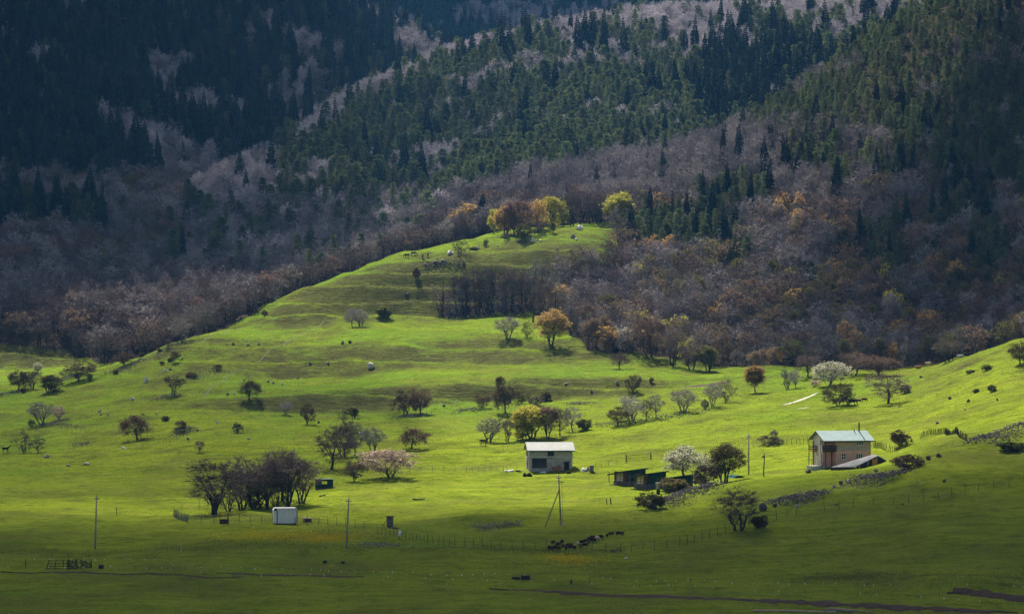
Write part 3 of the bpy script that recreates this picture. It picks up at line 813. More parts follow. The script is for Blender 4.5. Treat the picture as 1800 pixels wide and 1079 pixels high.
NAMES = {'far_spruce': 'spruce_tree', 'far_pine': 'pine_tree'}
def species(k): return NAMES.get(k, 'leafless_tree')
GROUPS = {'spruce_tree': 'spruces standing in the mountain woods', 'pine_tree': 'pines standing in the mountain woods', 'leafless_tree': 'leafless and budding trees of the mountain woods'}
WORDS = {'far_spruce': 'narrow dark spruce', 'far_pine': 'round-topped green pine', 'far_grey': 'grey leafless tree', 'far_lilac': 'pale lilac-grey leafless tree',
         'far_dark': 'dark brown leafless tree', 'far_olive': 'olive-brown budding tree', 'far_rust': 'rusty brown budding tree', 'far_yellow': 'yellow-leaved tree', 'far_orange': 'orange-leaved tree'}
def where_of(t):
    px, y = t[7], t[2]; P = HOR - F * (t[3] - HC) / y
    if px > 1085:
        side = 'above the pink house' if px < 1560 else 'above the right edge pasture'
        if P < 300: return 'high on the spur at upper right' if px > 1450 else 'along the mauve ridge right of the crest'
        if P < 420: return 'in the dark clump just right of the crest' if px < 1340 else 'half way up the right mountainside'
        if P < 540: return 'in the middle of the right-hand wood, left part' if px < 1330 else 'in the middle of the right-hand wood ' + side
        return 'at the lower edge of the right-hand wood near the birch' if px < 1380 else 'at the lower edge of the wood ' + side
    if px > 740: return 'in the wood on the right shoulder of the green hill' if y < 1100 else 'in the wood behind the orange crest trees'
    if px < 200: return 'in the wood behind the orchard at the left edge'
    if px < 460: return 'in the wood behind the left foot of the hill' if y < 1130 else 'in the valley wood left of the hill'
    return 'in the wood behind the left slope of the crest'
def add_tree(kind, i, x, y, z, h, rot, wf, name, label, cat, group, w=None):
    L = KIND[kind][0]; tm, cm, H0, W0 = L[i % len(L)][:4]
    e = bpy.data.objects.new(name, None); e.empty_display_size = 0.5
    k = h / H0; kw = (w / W0) if w else k * wf
    e.location = (x, y, z - 0.15); e.rotation_euler = (math.sin(rot * 7) * .05, math.cos(rot * 5) * .05, rot); e.scale = (kw, kw, k)
    e['label'] = label; e['category'] = cat; e['group'] = group
    COL.objects.link(e)
    for nm, me in (('trunk', tm), ('crown', cm)):
        o = bpy.data.objects.new(nm, me); o.parent = e; COL.objects.link(o)
    return e
by = {}
for t in trees:
    by.setdefault(species(t[0]), []).append(t)
rest = []
for sp_, L in by.items():
    # largest in the picture first; only trees inside the frame and clear of nearer ground
    def score(t):
        vis = 0 <= t[7] <= 1800 and t[8] > 5 and t[9] - t[8] > 0.55 * F * t[4] / t[2]
        return -(F * t[4] / t[2]) if vis else 0
    L.sort(key=score)
    for q, t in enumerate(L):
        if q < 300 and score(t) < 0:
            add_tree(t[0], q, t[1], t[2], t[3], t[4], t[5], t[6], sp_, WORDS[t[0]] + ' ' + where_of(t), 'tree', GROUPS[sp_])
        else:
            rest.append(t)
print('trees', len(trees), {k: len(v) for k, v in by.items()}, 'mass', len(rest))

# the remaining wood: one object, tree meshes instanced on points
fcol = bpy.data.collections.new('forest_sources')
order = []
for key in sorted(k for k in KIND if k.startswith('far_')):
    L, bark, crown = KIND[key]
    for i, q in enumerate(L):
        mb = MB(); mb.v = list(q[4].v); mb.f = list(q[4].f); mb.m = [len(crown)] * len(q[4].f); mb.join(q[5])
        o = bpy.data.objects.new('%s_%d' % (key, i), mb.mesh(key, list(crown) + [bark]))
        fcol.objects.link(o); order.append((key, i, q[2]))
order.sort(key=lambda a: '%s_%d' % (a[0], a[1]))
first = {}
for n_, (k_, i_, h_) in enumerate(order): first.setdefault(k_, n_)

def forest_mass(name, pts, label):
    me = bpy.data.meshes.new(name)
    me.from_pydata([(t[1], t[2], t[3] - .2) for t in pts], [], [])
    idx, rot, scl = [], [], []
    for q, t in enumerate(pts):
        j = q % len(KIND[t[0]][0]); H0 = KIND[t[0]][0][j][2]
        idx.append(first[t[0]] + j); rot += [math.sin(t[5] * 7) * .06, math.cos(t[5] * 5) * .06, t[5]]; k = t[4] / H0; scl += [k * t[6], k * t[6], k]
    a = me.attributes.new('idx', 'INT', 'POINT'); a.data.foreach_set('value', idx)
    a = me.attributes.new('rot', 'FLOAT_VECTOR', 'POINT'); a.data.foreach_set('vector', rot)
    a = me.attributes.new('scl', 'FLOAT_VECTOR', 'POINT'); a.data.foreach_set('vector', scl)
    o = bpy.data.objects.new(name, me); COL.objects.link(o)
    o['kind'] = 'stuff'; o['label'] = label; o['category'] = 'forest'
    ng = bpy.data.node_groups.new(name, 'GeometryNodeTree')
    ng.interface.new_socket('Geometry', in_out='INPUT', socket_type='NodeSocketGeometry')
    ng.interface.new_socket('Geometry', in_out='OUTPUT', socket_type='NodeSocketGeometry')
    n, l = ng.nodes, ng.links
    gi, go = n.new('NodeGroupInput'), n.new('NodeGroupOutput')
    mp = n.new('GeometryNodeMeshToPoints')
    ci = n.new('GeometryNodeCollectionInfo'); ci.inputs[0].default_value = fcol; ci.inputs[1].default_value = True; ci.inputs[2].default_value = True
    ip = n.new('GeometryNodeInstanceOnPoints'); ip.inputs['Pick Instance'].default_value = True
    def attr(nm, ty):
        q = n.new('GeometryNodeInputNamedAttribute'); q.data_type = ty; q.inputs[0].default_value = nm
        return next(s for s in q.outputs if s.enabled and s.name == 'Attribute')
    er = n.new('FunctionNodeEulerToRotation')
    l.new(gi.outputs[0], mp.inputs[0]); l.new(mp.outputs[0], ip.inputs['Points']); l.new(ci.outputs[0], ip.inputs['Instance'])
    l.new(attr('idx', 'INT'), ip.inputs['Instance Index']); l.new(attr('rot', 'FLOAT_VECTOR'), er.inputs[0]); l.new(er.outputs[0], ip.inputs['Rotation'])
    l.new(attr('scl', 'FLOAT_VECTOR'), ip.inputs['Scale']); l.new(ip.outputs[0], go.inputs[0])
    md = o.modifiers.new('trees', 'NODES'); md.node_group = ng
    return o
def zone(t):
    if t[7] > 985 and t[2] < 1270 : return 2
    if t[2] > 1995: return 3
    zl, zc = float(gsample(ZL, t[7], t[2])), float(gsample(ZC, t[7], t[2]))
    return 0 if zl > zc else 1
zl_ = [[], [], [], []]
for t in rest: zl_[zone(t)].append(t)
for pts, lab in zip(zl_, ('dark spruce and leafless woods covering the left mountain', 'green pine and pale leafless woods covering the middle mountain',
                          'brown leafless woods and pines covering the right mountainside', 'far blue woods on the mountain at the back')):
    forest_mass('forest', pts, lab)
# ------------------------------------------------------------------ naming help: say where a thing stands by what it stands beside
LAND = [(968,805,'the grey block house'),(1492,795,'the pink house'),(1105,842,'the left green cabin'),(1146,845,'the front green cabin'),(502,907,'the white hut'),
        (568,850,'the dark green hut'),(685,917,'the grey toilet shed'),(652,642,'the white hillside boulder'),(685,815,'the pink blossom tree'),(935,740,'the yellow willow'),
        (968,575,'the orange hillside tree'),(241,750,'the round dark tree at far left'),(378,860,'the big spreading bare tree'),(1460,655,'the white blossom bush at the wood edge'),
        (1300,890,'the bare knoll tree'),(438,685,'the lone dark tree on the left flank'),(829,385,'the orange tree on the crest'),(722,705,'the twin brown trees'),
        (986,880,'the braced power pole'),(609,920,'the middle power pole'),(167,915,'the left power pole'),(1316,800,'the tall pole by the cabins'),(122,990,'the old hay rack'),
        (1010,950,'the sheep flock'),(1200,875,'the stone bank by the cabins'),(1415,870,'the middle stone bank'),(1545,840,'the stone bank below the pink house'),
        (1660,768,'the picket fence on the knoll'),(70,720,'the left bare tree'),(626,565,'the pale bare pair on the hill'),(1122,808,'the wire gate'),(1240,815,'the white blossom trees by the cabins'),
        (1328,670,'the beige birch'),(300,690,'the stone streak on the left flank'),(850,545,'the dark tree row on the hill'),(1632,643,'the standing brown cow'),(60,675,'the orchard at the left edge'),
        (1770,770,'the scree at the right edge'),(890,710,'the brown tree above the house'),(1562,690,'the dark spreading tree on the right')]
USED = set()
def rel_label(look, px, py, skip=None, verb=''):
    c = sorted((math.hypot(px - q[0], (py - q[1]) * 1.6), q) for q in LAND if q[2] != skip and math.hypot(px - q[0], py - q[1]) > 9)
    def way(q):
        dx, dy = px - q[0], py - q[1]
        s = []
        if abs(dy) > 0.5 * abs(dx): s.append('above' if dy < 0 else 'below')
        if abs(dx) > 0.5 * abs(dy): s.append('left of' if dx < 0 else 'right of')
        return ' '.join(s) if len(s) == 1 else s[0] + ' and ' + s[1]
    cand = []
    for k in range(6):
        q = c[k][1]; cand.append('%s %s %s' % (look, way(q), q[2]))
    for k in range(0, 8):
        q = c[k][1]
        for nth in ('second', 'third', 'fourth', 'fifth', 'sixth', 'seventh', 'eighth', 'ninth', 'tenth'):
            cand.append('%s %s %s, %s nearest of its kind' % (look, way(q), q[2], nth))
    for t in cand:
        if t not in USED and len(t.split()) <= 16:
            USED.add(t); return t
    return cand[0]

def thing(name, label, cat, loc=(0, 0, 0), rz=0.0, group=None):
    e = bpy.data.objects.new(name, None); e.empty_display_size = 0.5
    e.location = loc; e.rotation_euler = (0, 0, rz); e['label'] = label; e['category'] = cat
    if group: e['group'] = group
    COL.objects.link(e); return e
def tag(o, label, cat, group=None):
    o['label'] = label; o['category'] = cat
    if group: o['group'] = group
    return o
def mpp(p): return p.y / F      # metres per photo pixel at that distance
# ------------------------------------------------------------------ single trees and shrubs of the meadow
# kind, look, photo column and row of the foot, height and width in photo pixels
TT = [
 ('brown','dark bushy thorn tree',32,686,40,44),('bare','dark bare tree',57,684,40,28),('olive','thin olive tree',85,689,33,42),('bush_dark','dark shrub',95,688,13,20),('bush_olive','green shrub',40,691,12,11),
 ('white','small white blossom tree',66,655,20,16),('brown','flat-topped dark tree',138,669,36,52),('bare','small bare tree',163,653,16,14),('bush_dark','dark shrub',158,668,14,11),('bush_olive','round shrub',203,657,9,11),
 ('brown','dark thorn tree',218,642,28,34),('baregrey','grey bare tree',74,748,48,42),('pink','small pink blossom tree',103,737,27,21),('brown','small ragged sapling',55,752,18,12),
 ('bare','thin bare tree',42,797,46,34),('bare','stubby bare tree',67,796,32,26),('brown','big round dark tree',241,773,51,54),('bush_yellow','yellow-green shrub',291,741,12,13),
 ('bush_brown','brown shrub',285,641,8,10),('bush_yellow','yellowish shrub',300,636,9,10),('brown','leaning dark tree',307,637,23,16),('bush_olive','olive shrub',337,666,15,20),('bush_dark','thin grey shrub',383,651,13,16),
 ('bare','bare tree',305,694,39,34),('brown','dark round tree',438,702,39,40),('baregrey','bare tree',320,601,48,42),('bush_brown','dark shrub',466,557,14,12),('bare','thin bare tree',295,613,22,14),('bush_olive','low shrub',281,618,8,10),
 ('bush_olive','low shrub',250,627,9,12),('yellow','bright yellow tree',243,613,28,21),('bare','bare tree',287,597,32,26),('baregrey','greyish bare shrub tree',502,728,27,19),('brown','dark slender tree',540,746,42,28),
 ('bare','small bare tree',604,743,30,18),('olive','olive shrub tree',622,736,22,24),('rust','brown shrub on stones',318,758,22,23),('bare','small bare tree',351,795,24,20),('bush_dark','dark shrub',417,760,20,18),
 ('barefan','big spreading bare tree',378,905,108,114),('barefan','bare tree',425,896,90,66),('barefan','bare tree',462,892,96,78),('barefan','bare tree',508,891,106,82),('bush_dark','dark thicket',447,893,44,40),('bare','bare tree',402,899,86,74),('bare','bare tree',440,887,96,84),('bare','bare tree',531,884,94,64),('bare','bare tree',497,880,104,76),('bare','low bare tree',470,894,74,70),('bare','bare tree',485,893,90,60),
 ('bare','bare multi-stemmed tree',583,825,78,76),('bare','bare tree',603,803,70,48),('baregrey','light bare tree',624,801,62,42),('baregrey','light bare tree',657,794,50,44),
 ('brown','dark olive tree',622,846,44,40),('pink','wide pink blossom tree',685,839,58,98),('brown','dark twin-stemmed tree',724,788,42,50),
 ('brown','dense brown tree',713,729,48,46),('brown','dense brown tree',739,728,52,48),('brown','small dark tree',848,717,29,28),('brown','dark brown tree',889,726,58,48),('olive','dark olive tree',917,709,24,28),
 ('olive','leaning sparse tree',876,684,25,18),('bush_olive','green-grey shrub',960,703,18,18),('bush_dark','grey bush',940,714,20,28),('baregrey','fan-shaped bare tree',860,777,50,46),('bare','thin bare tree',892,776,47,24),
 ('yellow','yellow willow tree',935,771,64,58),('yellow','leaning yellow-olive tree',919,773,38,36),('rust','brown bare tree',962,769,60,38),('baregrey','bare tree',1006,758,47,36),('bush_yellow','olive shrub',1027,756,22,24),('bare','bare tree',984,766,56,32),
 ('brown','dark round tree',1086,748,38,40),('baregrey','bare tree',1110,741,52,44),('bare','bare tree',1137,738,40,24),('baregrey','bare tree',1153,735,46,30),('baregrey','bare tree',1201,724,47,46),('bush_dark','grey shrub',1240,719,20,16),
 ('bare','gnarled dark bare tree',1276,707,50,38),('baregrey','bare tree',1252,713,46,30),('birch','beige birch',1328,690,54,38),('olive','olive tree',1113,689,33,28),('bush_olive','small shrub',1145,672,11,9),
 ('baregrey','grey bare tree',1384,684,42,30),('baregrey','grey bare tree',1399,683,36,24),('white','white-pink blossom bush',1460,679,47,66),('pink','low pink blossom shrub',1431,680,14,20),
 ('olive','olive tree',1473,713,44,56),('bare','slender bare tree',1490,713,40,28),('bare','dark spreading tree',1562,709,60,70),('bush_yellow','yellow shrub',1592,690,16,18),('rust','brown-topped bushy tree',1545,661,40,84),
 ('bare','dark bare tree',1665,636,46,46),('brown','dark tree',1793,640,44,42),('bush_yellow','round green shrub',1716,691,10,10),('bush_yellow','two-lobed green shrub',1744,688,14,15),('bush_yellow','low yellow shrub',1735,650,11,18),('bush_yellow','low yellow shrub',1706,656,8,14),
 ('bush_brown','beige shrub tree',1583,785,33,32),('bush_dark','dark shrub',1355,781,18,40),('bare','thin bare sapling',1361,778,27,16),
 ('white','white blossom tree',1202,838,60,60),('white','white blossom tree',1238,833,42,38),('olive','green-white leafy tree',1274,848,74,68),('bush_dark','dark purple shrub',1238,855,44,54),('bush_olive','olive shrub',1190,865,28,44),
 ('bush_olive','big olive shrub',1150,895,34,56),('barefan','bare tree',1300,933,86,86),('bush_olive','olive shrub',1332,928,26,28),('bush_brown','wide brown shrub',1590,826,32,58),('bush_yellow','green shrub mound',1780,792,18,44),
 ('orange','orange hillside tree',968,606,68,58),('baregrey','bare tree',893,595,44,40),('bare','bare tree',926,592,33,24),('baregrey','pale bare tree',619,576,37,28),('baregrey','pale bare tree',634,574,36,32),('bush_yellow','yellow shrub',676,558,21,25),
 ('bush_brown','small dark shrub',731,491,22,14),('bare','lone bare tree',807,448,38,30),('bush_yellow','low olive shrub',833,440,7,14),('bush_dark','small twig shrub',854,433,14,10),('bare','leaning sapling',890,421,15,12),
 ('pine','dark pine',738,428,54,42),('tallbare','tall bare tree',765,427,64,44),('tallbare','tall bare tree',752,429,56,34),('tallbare','tall bare tree',784,421,58,36),
 ('orange','orange tree',829,414,60,58),('spruce','dark spruce',846,410,72,30),('yellow','yellow tree',867,410,46,28),('orange','orange tree',889,416,58,46),('rust','brown tree',908,414,66,52),('olive','small olive tree',922,420,29,31),
 ('bare','small bare tree',949,412,27,20),('yellow','yellow tree',970,400,58,52),('orange','orange tree',945,402,54,40),('yellow','yellow tree',1090,394,60,48),('olive','olive sapling',972,410,22,14),
 ('tallbare','tall dark tree',990,399,60,26),('tallbare','tall dark tree',1005,397,62,28),('tallbare','tall dark tree',1020,396,60,26),('tallbare','tall dark tree',1036,394,62,28),('tallbare','tall dark tree',1052,393,64,28),('tallbare','tall dark tree',1068,392,62,28),
 ('tallbare','tall dark tree',778,553,60,46),('tallbare','tall dark tree',806,550,74,36),('tallbare','tall dark tree',822,549,78,36),('tallbare','tall dark tree',836,548,80,38),('tallbare','tall dark tree',851,547,84,38),('tallbare','tall dark tree',866,546,82,40),('tallbare','tall dark tree',882,545,80,40),
 ('tallbare','tall dark tree',899,545,78,40),('tallbare','tall dark tree',917,546,76,40),('tallbare','tall dark tree',937,566,78,38),('tallbare','tall dark tree',956,570,80,40),('tallbare','tall dark tree',976,577,78,40),('tallbare','tall dark tree',1003,590,76,40),
 ('orange','orange tree',990,562,66,54),('rust','rusty round tree',1047,611,62,54),('white','pale grey blossom tree',1085,618,48,44),('rust','brown round tree',1145,628,84,60),('bare','dark bare tree',1183,642,74,46),('bare','bare tree',1089,648,33,30),
 ('bare','dark bare tree',1215,650,52,48),('olive','olive-brown tree',1245,652,48,44),('bare','bare tree',1015,588,50,36),('rust','rusty tree',1330,655,46,40),('bare','bare tree',1420,662,44,46),('bare','dark bare tree',1500,660,48,54),
]
SHRUB = ('bush_olive','bush_dark','bush_brown','bush_yellow')
for q, (kd, look, px, py, h, w) in enumerate(TT):
    p = place(px, py); s = mpp(p)
    if kd in ('tallbare', 'spruce', 'pine') or py < 430: w *= 1.0
    shrub = kd in SHRUB
    own = next((L[2] for L in LAND if math.hypot(px - L[0], py - h * .5 - L[1]) < 16), None)
    add_tree(kd, q, p.x, p.y, p.z, h * s, random.uniform(0, 6.28), 1.0, 'shrub' if shrub else 'meadow_tree', rel_label(look, px, py - h * .4, own),
             'shrub' if shrub else 'tree', 'shrubs on the meadow and hill' if shrub else 'single trees on the meadow and hill', w * s * 1.16)

# ------------------------------------------------------------------ rock
rock_pale = mat('rock_pale', (0.55, 0.53, 0.50), var=0.3, scale=2.5, bump=0.15)
rock_grey = mat('rock_grey', (0.20, 0.19, 0.18), var=0.35, scale=2.5, bump=0.15)
rock_dark = mat('rock_dark', (0.085, 0.078, 0.070), var=0.4, scale=2.5, bump=0.15)
def rock_mb(seed, sub=2, rough=0.28):
    import bmesh
    bm = bmesh.new(); bmesh.ops.create_icosphere(bm, subdivisions=max(1, sub), radius=1.0)
    r = np.random.default_rng(seed); C = r.normal(size=(11, 3)); C /= np.linalg.norm(C, axis=1)[:, None]; cut = r.uniform(.48, .85, 11)
    mb = MB(); bm.verts.ensure_lookup_table()
    for v in bm.verts:
        d = np.array(v.co)
        k = 1.0
        for c, t in zip(C, cut):                     # flat faces, as split stone has
            dd = float(d @ c)
            if dd > 0: k = min(k, t / max(dd, 1e-3))
        k *= 1 + rough * 0.3 * math.sin(5 * d[0] + seed) * math.sin(4 * d[1] + 2 * seed) * math.sin(6 * d[2])
        w_ = d * min(k, 1.0); w_[:2] *= 1 - .32 * (w_[2] + .3); mb.v.append(Vector(w_))
    for f in bm.faces:
        mb.f.append(tuple(v.index for v in f.verts)); mb.m.append(0)
    bm.free(); return mb
ROCKS = [rock_mb(40 + i) for i in range(7)]
RK = {}
for nm, m_ in (('pale', rock_pale), ('grey', rock_grey), ('dark', rock_dark)):
    RK[nm] = [q.mesh('boulder', [m_]) for q in ROCKS]
BOULD = [('pale',652,647,19,13),('pale',256,672,12,13),('pale',792,447,16,9),('pale',1018,404,16,11),('pale',937,425,11,9),('grey',1007,420,13,11),('pale',1013,422,8,5),
 ('pale',232,703,12,6),('grey',82,804,14,7),('grey',120,819,12,5),('pale',152,817,15,6),('pale',217,789,12,6),('grey',330,773,9,6),('pale',381,744,7,6),('grey',299,650,8,5),('pale',290,653,9,6),
 ('grey',577,640,8,6),('dark',714,520,5,6),('pale',716,517,5,4),('grey',815,463,9,8),('grey',764,462,12,5),('grey',778,460,10,5),('grey',748,466,8,5),('pale',950,424,7,4),('grey',875,433,6,3),('pale',841,437,7,5),
 ('dark',1702,707,11,7),('dark',1670,702,9,6),('dark',1753,704,6,5),('dark',1648,744,10,5),('dark',1619,664,10,5),('pale',1697,720,5,3),('grey',1581,715,5,4),('dark',1340,898,24,17),('dark',1325,903,12,9),('dark',1362,891,12,10),
 ('grey',1345,923,14,10),('dark',1318,906,10,7),('grey',1400,891,12,6),('grey',1182,876,10,7),('dark',1421,831,13,8),('pale',1492,849,12,9),('dark',1478,851,12,9),('grey',1467,857,10,7),('grey',1495,836,5,5),('dark',1540,828,14,6),
 ('pale',1587,826,12,7),('grey',1590,832,9,6),('dark',1605,812,12,9),('dark',1632,808,14,11),('dark',1650,803,12,9),('dark',1660,847,12,7),('grey',1613,849,6,4),('dark',1470,888,10,4),('dark',1586,887,9,4),('grey',1085,675,9,6),
 ('grey',1125,668,8,6),('grey',1272,690,6,4),('dark',1040,690,8,5),('grey',995,675,8,4),('pale',745,710,7,5),('grey',780,714,8,6),('pale',803,707,6,5),('dark',560,744,7,5),('grey',438,772,9,5),('pale',385,800,5,4),('grey',436,830,5,3),
 ('pale',633,762,8,5),('grey',400,694,8,6),('pale',412,693,6,5),('grey',471,672,8,5),('grey',480,674,7,5),('grey',523,666,7,5),('pale',496,676,6,4),('dark',545,640,7,6),('dark',578,642,6,5),('grey',602,605,9,7),('dark',615,603,10,6),
 ('grey',175,724,9,6),('dark',222,745,6,4),('grey',190,730,6,4),('dark',178,730,6,4),('grey',347,757,8,4),('grey',275,728,6,4),('grey',320,632,6,4),('pale',432,600,5,4),('dark',410,606,9,6),('grey',436,607,7,5),('grey',455,606,8,5),('dark',1077,970,14,5),('pale',1101,982,10,5),('grey',1735,968,6,3)]
for q, (c, px, py, w, h) in enumerate(BOULD):
    p = place(px, py); s = mpp(p)
    o = bpy.data.objects.new('boulder', RK[c][q % 7])
    o.location = p + Vector((0, 0, h * s * 0.28)); o.scale = (w * s * .56, w * s * .45, h * s * .62); o.rotation_euler = (random.uniform(-.15, .15), random.uniform(-.15, .15), random.uniform(0, 6.28))
    size = 'large' if w > 14 else ('' if w > 8 else 'small')
    look = ' '.join(x for x in (size, {'pale': 'pale', 'grey': 'grey', 'dark': 'dark'}[c], 'boulder') if x)
    own = next((L[2] for L in LAND if math.hypot(px - L[0], py - L[1]) < 16), None)
    tag(o, rel_label(look, px, py, own), 'boulder', 'boulders lying on the grass'); COL.objects.link(o)

SMALL = [rock_mb(70 + i, 0, .0) for i in range(5)]
def stones_mesh(name, pts, mats):
    """many small stones in one mesh: pts = (x, y, z, size, slot)"""
    V, Fc, Mi = [], [], []
    r = np.random.default_rng(len(pts))
    for k, (x, y, z, sz, ms) in enumerate(pts):
        b = SMALL[k % 5]; a = r.uniform(0, 6.28); c, s = math.cos(a), math.sin(a)
        B = np.array([tuple(v) for v in b.v]) * (sz * r.uniform(.7, 1.2), sz * r.uniform(.7, 1.2), sz * r.uniform(.5, .9))
        B = np.stack([B[:, 0]*c - B[:, 1]*s + x, B[:, 0]*s + B[:, 1]*c + y, B[:, 2] + z], 1)
        o = len(V); V += B.tolist(); Fc += [tuple(i + o for i in f) for f in b.f]; Mi += [ms] * len(b.f)
    me = bpy.data.meshes.new(name); me.from_pydata(V, [], Fc)
    for m in mats: me.materials.append(m)
    me.polygons.foreach_set('material_index', Mi); me.update(); return me
STM = [rock_dark, mat('rubble_brown', (.150, .130, .115), var=.4, scale=2.5), mat('rubble_grey', (.26, .24, .22), var=.35, scale=2.5)]
def heap(label, line, halfw, n, size, rise=0.5, pale=0.15):
    """stone bank along a line of photo points; halfw in photo pixels across"""
    P0 = [place(*q) for q in line]; c0 = sum(P0, Vector()) / len(P0)
    e = thing('stone_heap', label, 'stones', c0, 0, 'heaps and banks of cleared field stones')
    n = int(n * 3.4); size *= .66; rise *= 1.5; r = random.Random(n); pts = []
    seg = [(P0[i+1] - P0[i]).length for i in range(len(P0) - 1)]; tot = sum(seg)
    for _ in range(n):
        t = r.random() * tot; i = 0
        while t > seg[i] and i < len(seg) - 1: t -= seg[i]; i += 1
        p = P0[i].lerp(P0[i+1], t / seg[i]); w = halfw * mpp(p) * (.55 + .8 * abs(math.sin(p.x * .9 + n) * math.sin(p.x * .37)))
        nr_ = Vector((-(P0[i+1]-P0[i]).y, (P0[i+1]-P0[i]).x, 0)).normalized(); z2_ = float(gz(p.x + nr_.x, p.y + nr_.y)); dP_ = abs((HOR - F * (z2_ - HC) / (p.y + nr_.y)) - (HOR - F * (p.z - HC) / p.y))
        w = min(w / mpp(p) / max(dP_, .6), 3.6)
        g = max(-1.6, min(1.6, r.gauss(0, .75))); nrm = Vector((-(P0[i+1]-P0[i]).y, (P0[i+1]-P0[i]).x, 0)).normalized()
        x, y = p.x + nrm.x * g * w, p.y + nrm.y * g * w
        x += r.gauss(0, .5); y += r.gauss(0, .9)
        sz = size * (.35 + 1.1 * r.random() ** 1.8)
        hz = rise * max(0, 1 - g * g * .8) * r.random() ** .4
        sl_ = 2 if r.random() < pale else (1 if r.random() < .55 else 0)
        pts.append((x - c0.x, y - c0.y, float(gz(x, y)) - c0.z + hz + sz * .1, sz, sl_))
    o = bpy.data.objects.new('stones', stones_mesh('stones', pts, STM)); o['kind'] = 'stuff'; o.parent = e; COL.objects.link(o)
heap('long bank of grey stones sloping down beside the cabins', [(1145,893),(1175,884),(1205,871),(1232,860),(1262,855)], 11, 620, .30, .7)
heap('dark stone bank in the middle of the knoll slope', [(1362,889),(1390,881),(1415,877),(1450,873)], 15, 520, .28, .8)
heap('wide pinkish stone bank below the pink house', [(1505,848),(1535,846),(1580,840)], 18, 680, .26, .9)
heap('scree of dark stones running up the right edge', [(1722,782),(1750,772),(1780,762),(1812,748)], 16, 560, .30, .8, .2)
heap('grey stone heap around the brown shrub at left', [(306,759),(322,757),(340,757)], 9, 260, .26, .6)
heap('streak of grey stones on the left flank', [(284,703),(297,698),(312,694)], 6, 150, .28, .4)
heap('low stone bank under the left bare tree', [(72,750),(92,746),(118,741)], 6, 220, .28, .5)
heap('short stone streak right below the left bare tree', [(108,750),(124,747)], 4, 60, .25, .3)
heap('dark stones under the tree row on the hill', [(785,551),(800,550),(822,549)], 9, 230, .34, .6)
heap('tumbled stone line along the left edge of the hill', [(192,658),(225,648),(262,632),(300,612),(335,594)], 4, 330, .33, .4, .35)
heap('stones beside the olive shrub on the left flank', [(330,672),(350,660),(374,650)], 5, 170, .3, .4, .35)
heap('low heap of rubble and turf in the lower meadow', [(832,929),(850,927),(875,926),(912,922)], 4, 200, .22, .35, .25)
heap('small heap of pale rubble right of the middle pole', [(648,962),(668,960),(688,962)], 6, 150, .22, .45, .5)
heap('flat stone mound under the twin brown trees', [(713,734),(728,731),(742,731)], 5, 150, .28, .45, .4)
heap('stones in the dry stream bed above the meadow', [(1060,750),(1080,746),(1120,741),(1180,731),(1230,721)], 4, 240, .3, .25, .35)
heap('dark stone patch by the two thin trees at left', [(128,784),(145,781),(160,780)], 3, 90, .25, .3)
heap('stone pile in the orchard at the left edge', [(0,694),(20,692),(36,688)], 4, 120, .28, .4, .3)
heap('stone scatter by the orchard trees', [(100,668),(115,664),(138,659)], 5, 140, .3, .3, .4)
heap('low stone ring right of the yellow willow', [(1008,712),(1020,710),(1034,711)], 4, 110, .28, .4, .3)
heap('row of dark stones left of the brown tree', [(802,724),(820,723),(842,719)], 4, 120, .3, .4)
heap('rock band below the horse pasture on the crest', [(745,468),(762,464),(790,462),(815,464)], 7, 210, .36, .4)

# stones scattered over the hill: too many and small to count
pts = []
r = random.Random(5)
CL = [(430,605,60,14,60),(480,670,60,12,70),(600,620,40,22,80),(330,690,60,25,70),(200,705,70,22,110),(150,740,60,14,60),(770,490,50,25,90),(720,480,80,40,60),(250,760,80,20,60),(540,650,120,40,60),
      (850,585,80,8,50),(900,690,160,30,90),(1690,720,90,30,90),(1400,740,200,30,60),(300,800,250,30,60),(1150,680,80,14,40),(380,650,80,30,60),(1500,880,160,30,60),(620,700,160,25,60),(1640,850,120,25,40)]
for (cx, cy, sx, sy, n) in CL:
    for _ in range(n):
        px, py = r.gauss(cx, sx), r.gauss(cy, sy)
        if not -60 < px < 1860: continue
        p = place(px, py)
        if p.y > 1110 or bool(wooded(px, p.y)): continue
        sz = mpp(p) * r.uniform(.5, 1.7)
        pts.append((p.x, p.y, p.z + sz * .15, sz, r.choice((0, 0, 1, 1, 2))))
o = bpy.data.objects.new('scattered_stones', stones_mesh('scattered_stones', pts, STM)); o['kind'] = 'stuff'; COL.objects.link(o)
tag(o, 'small grey stones scattered over the meadow and hill', 'stones')

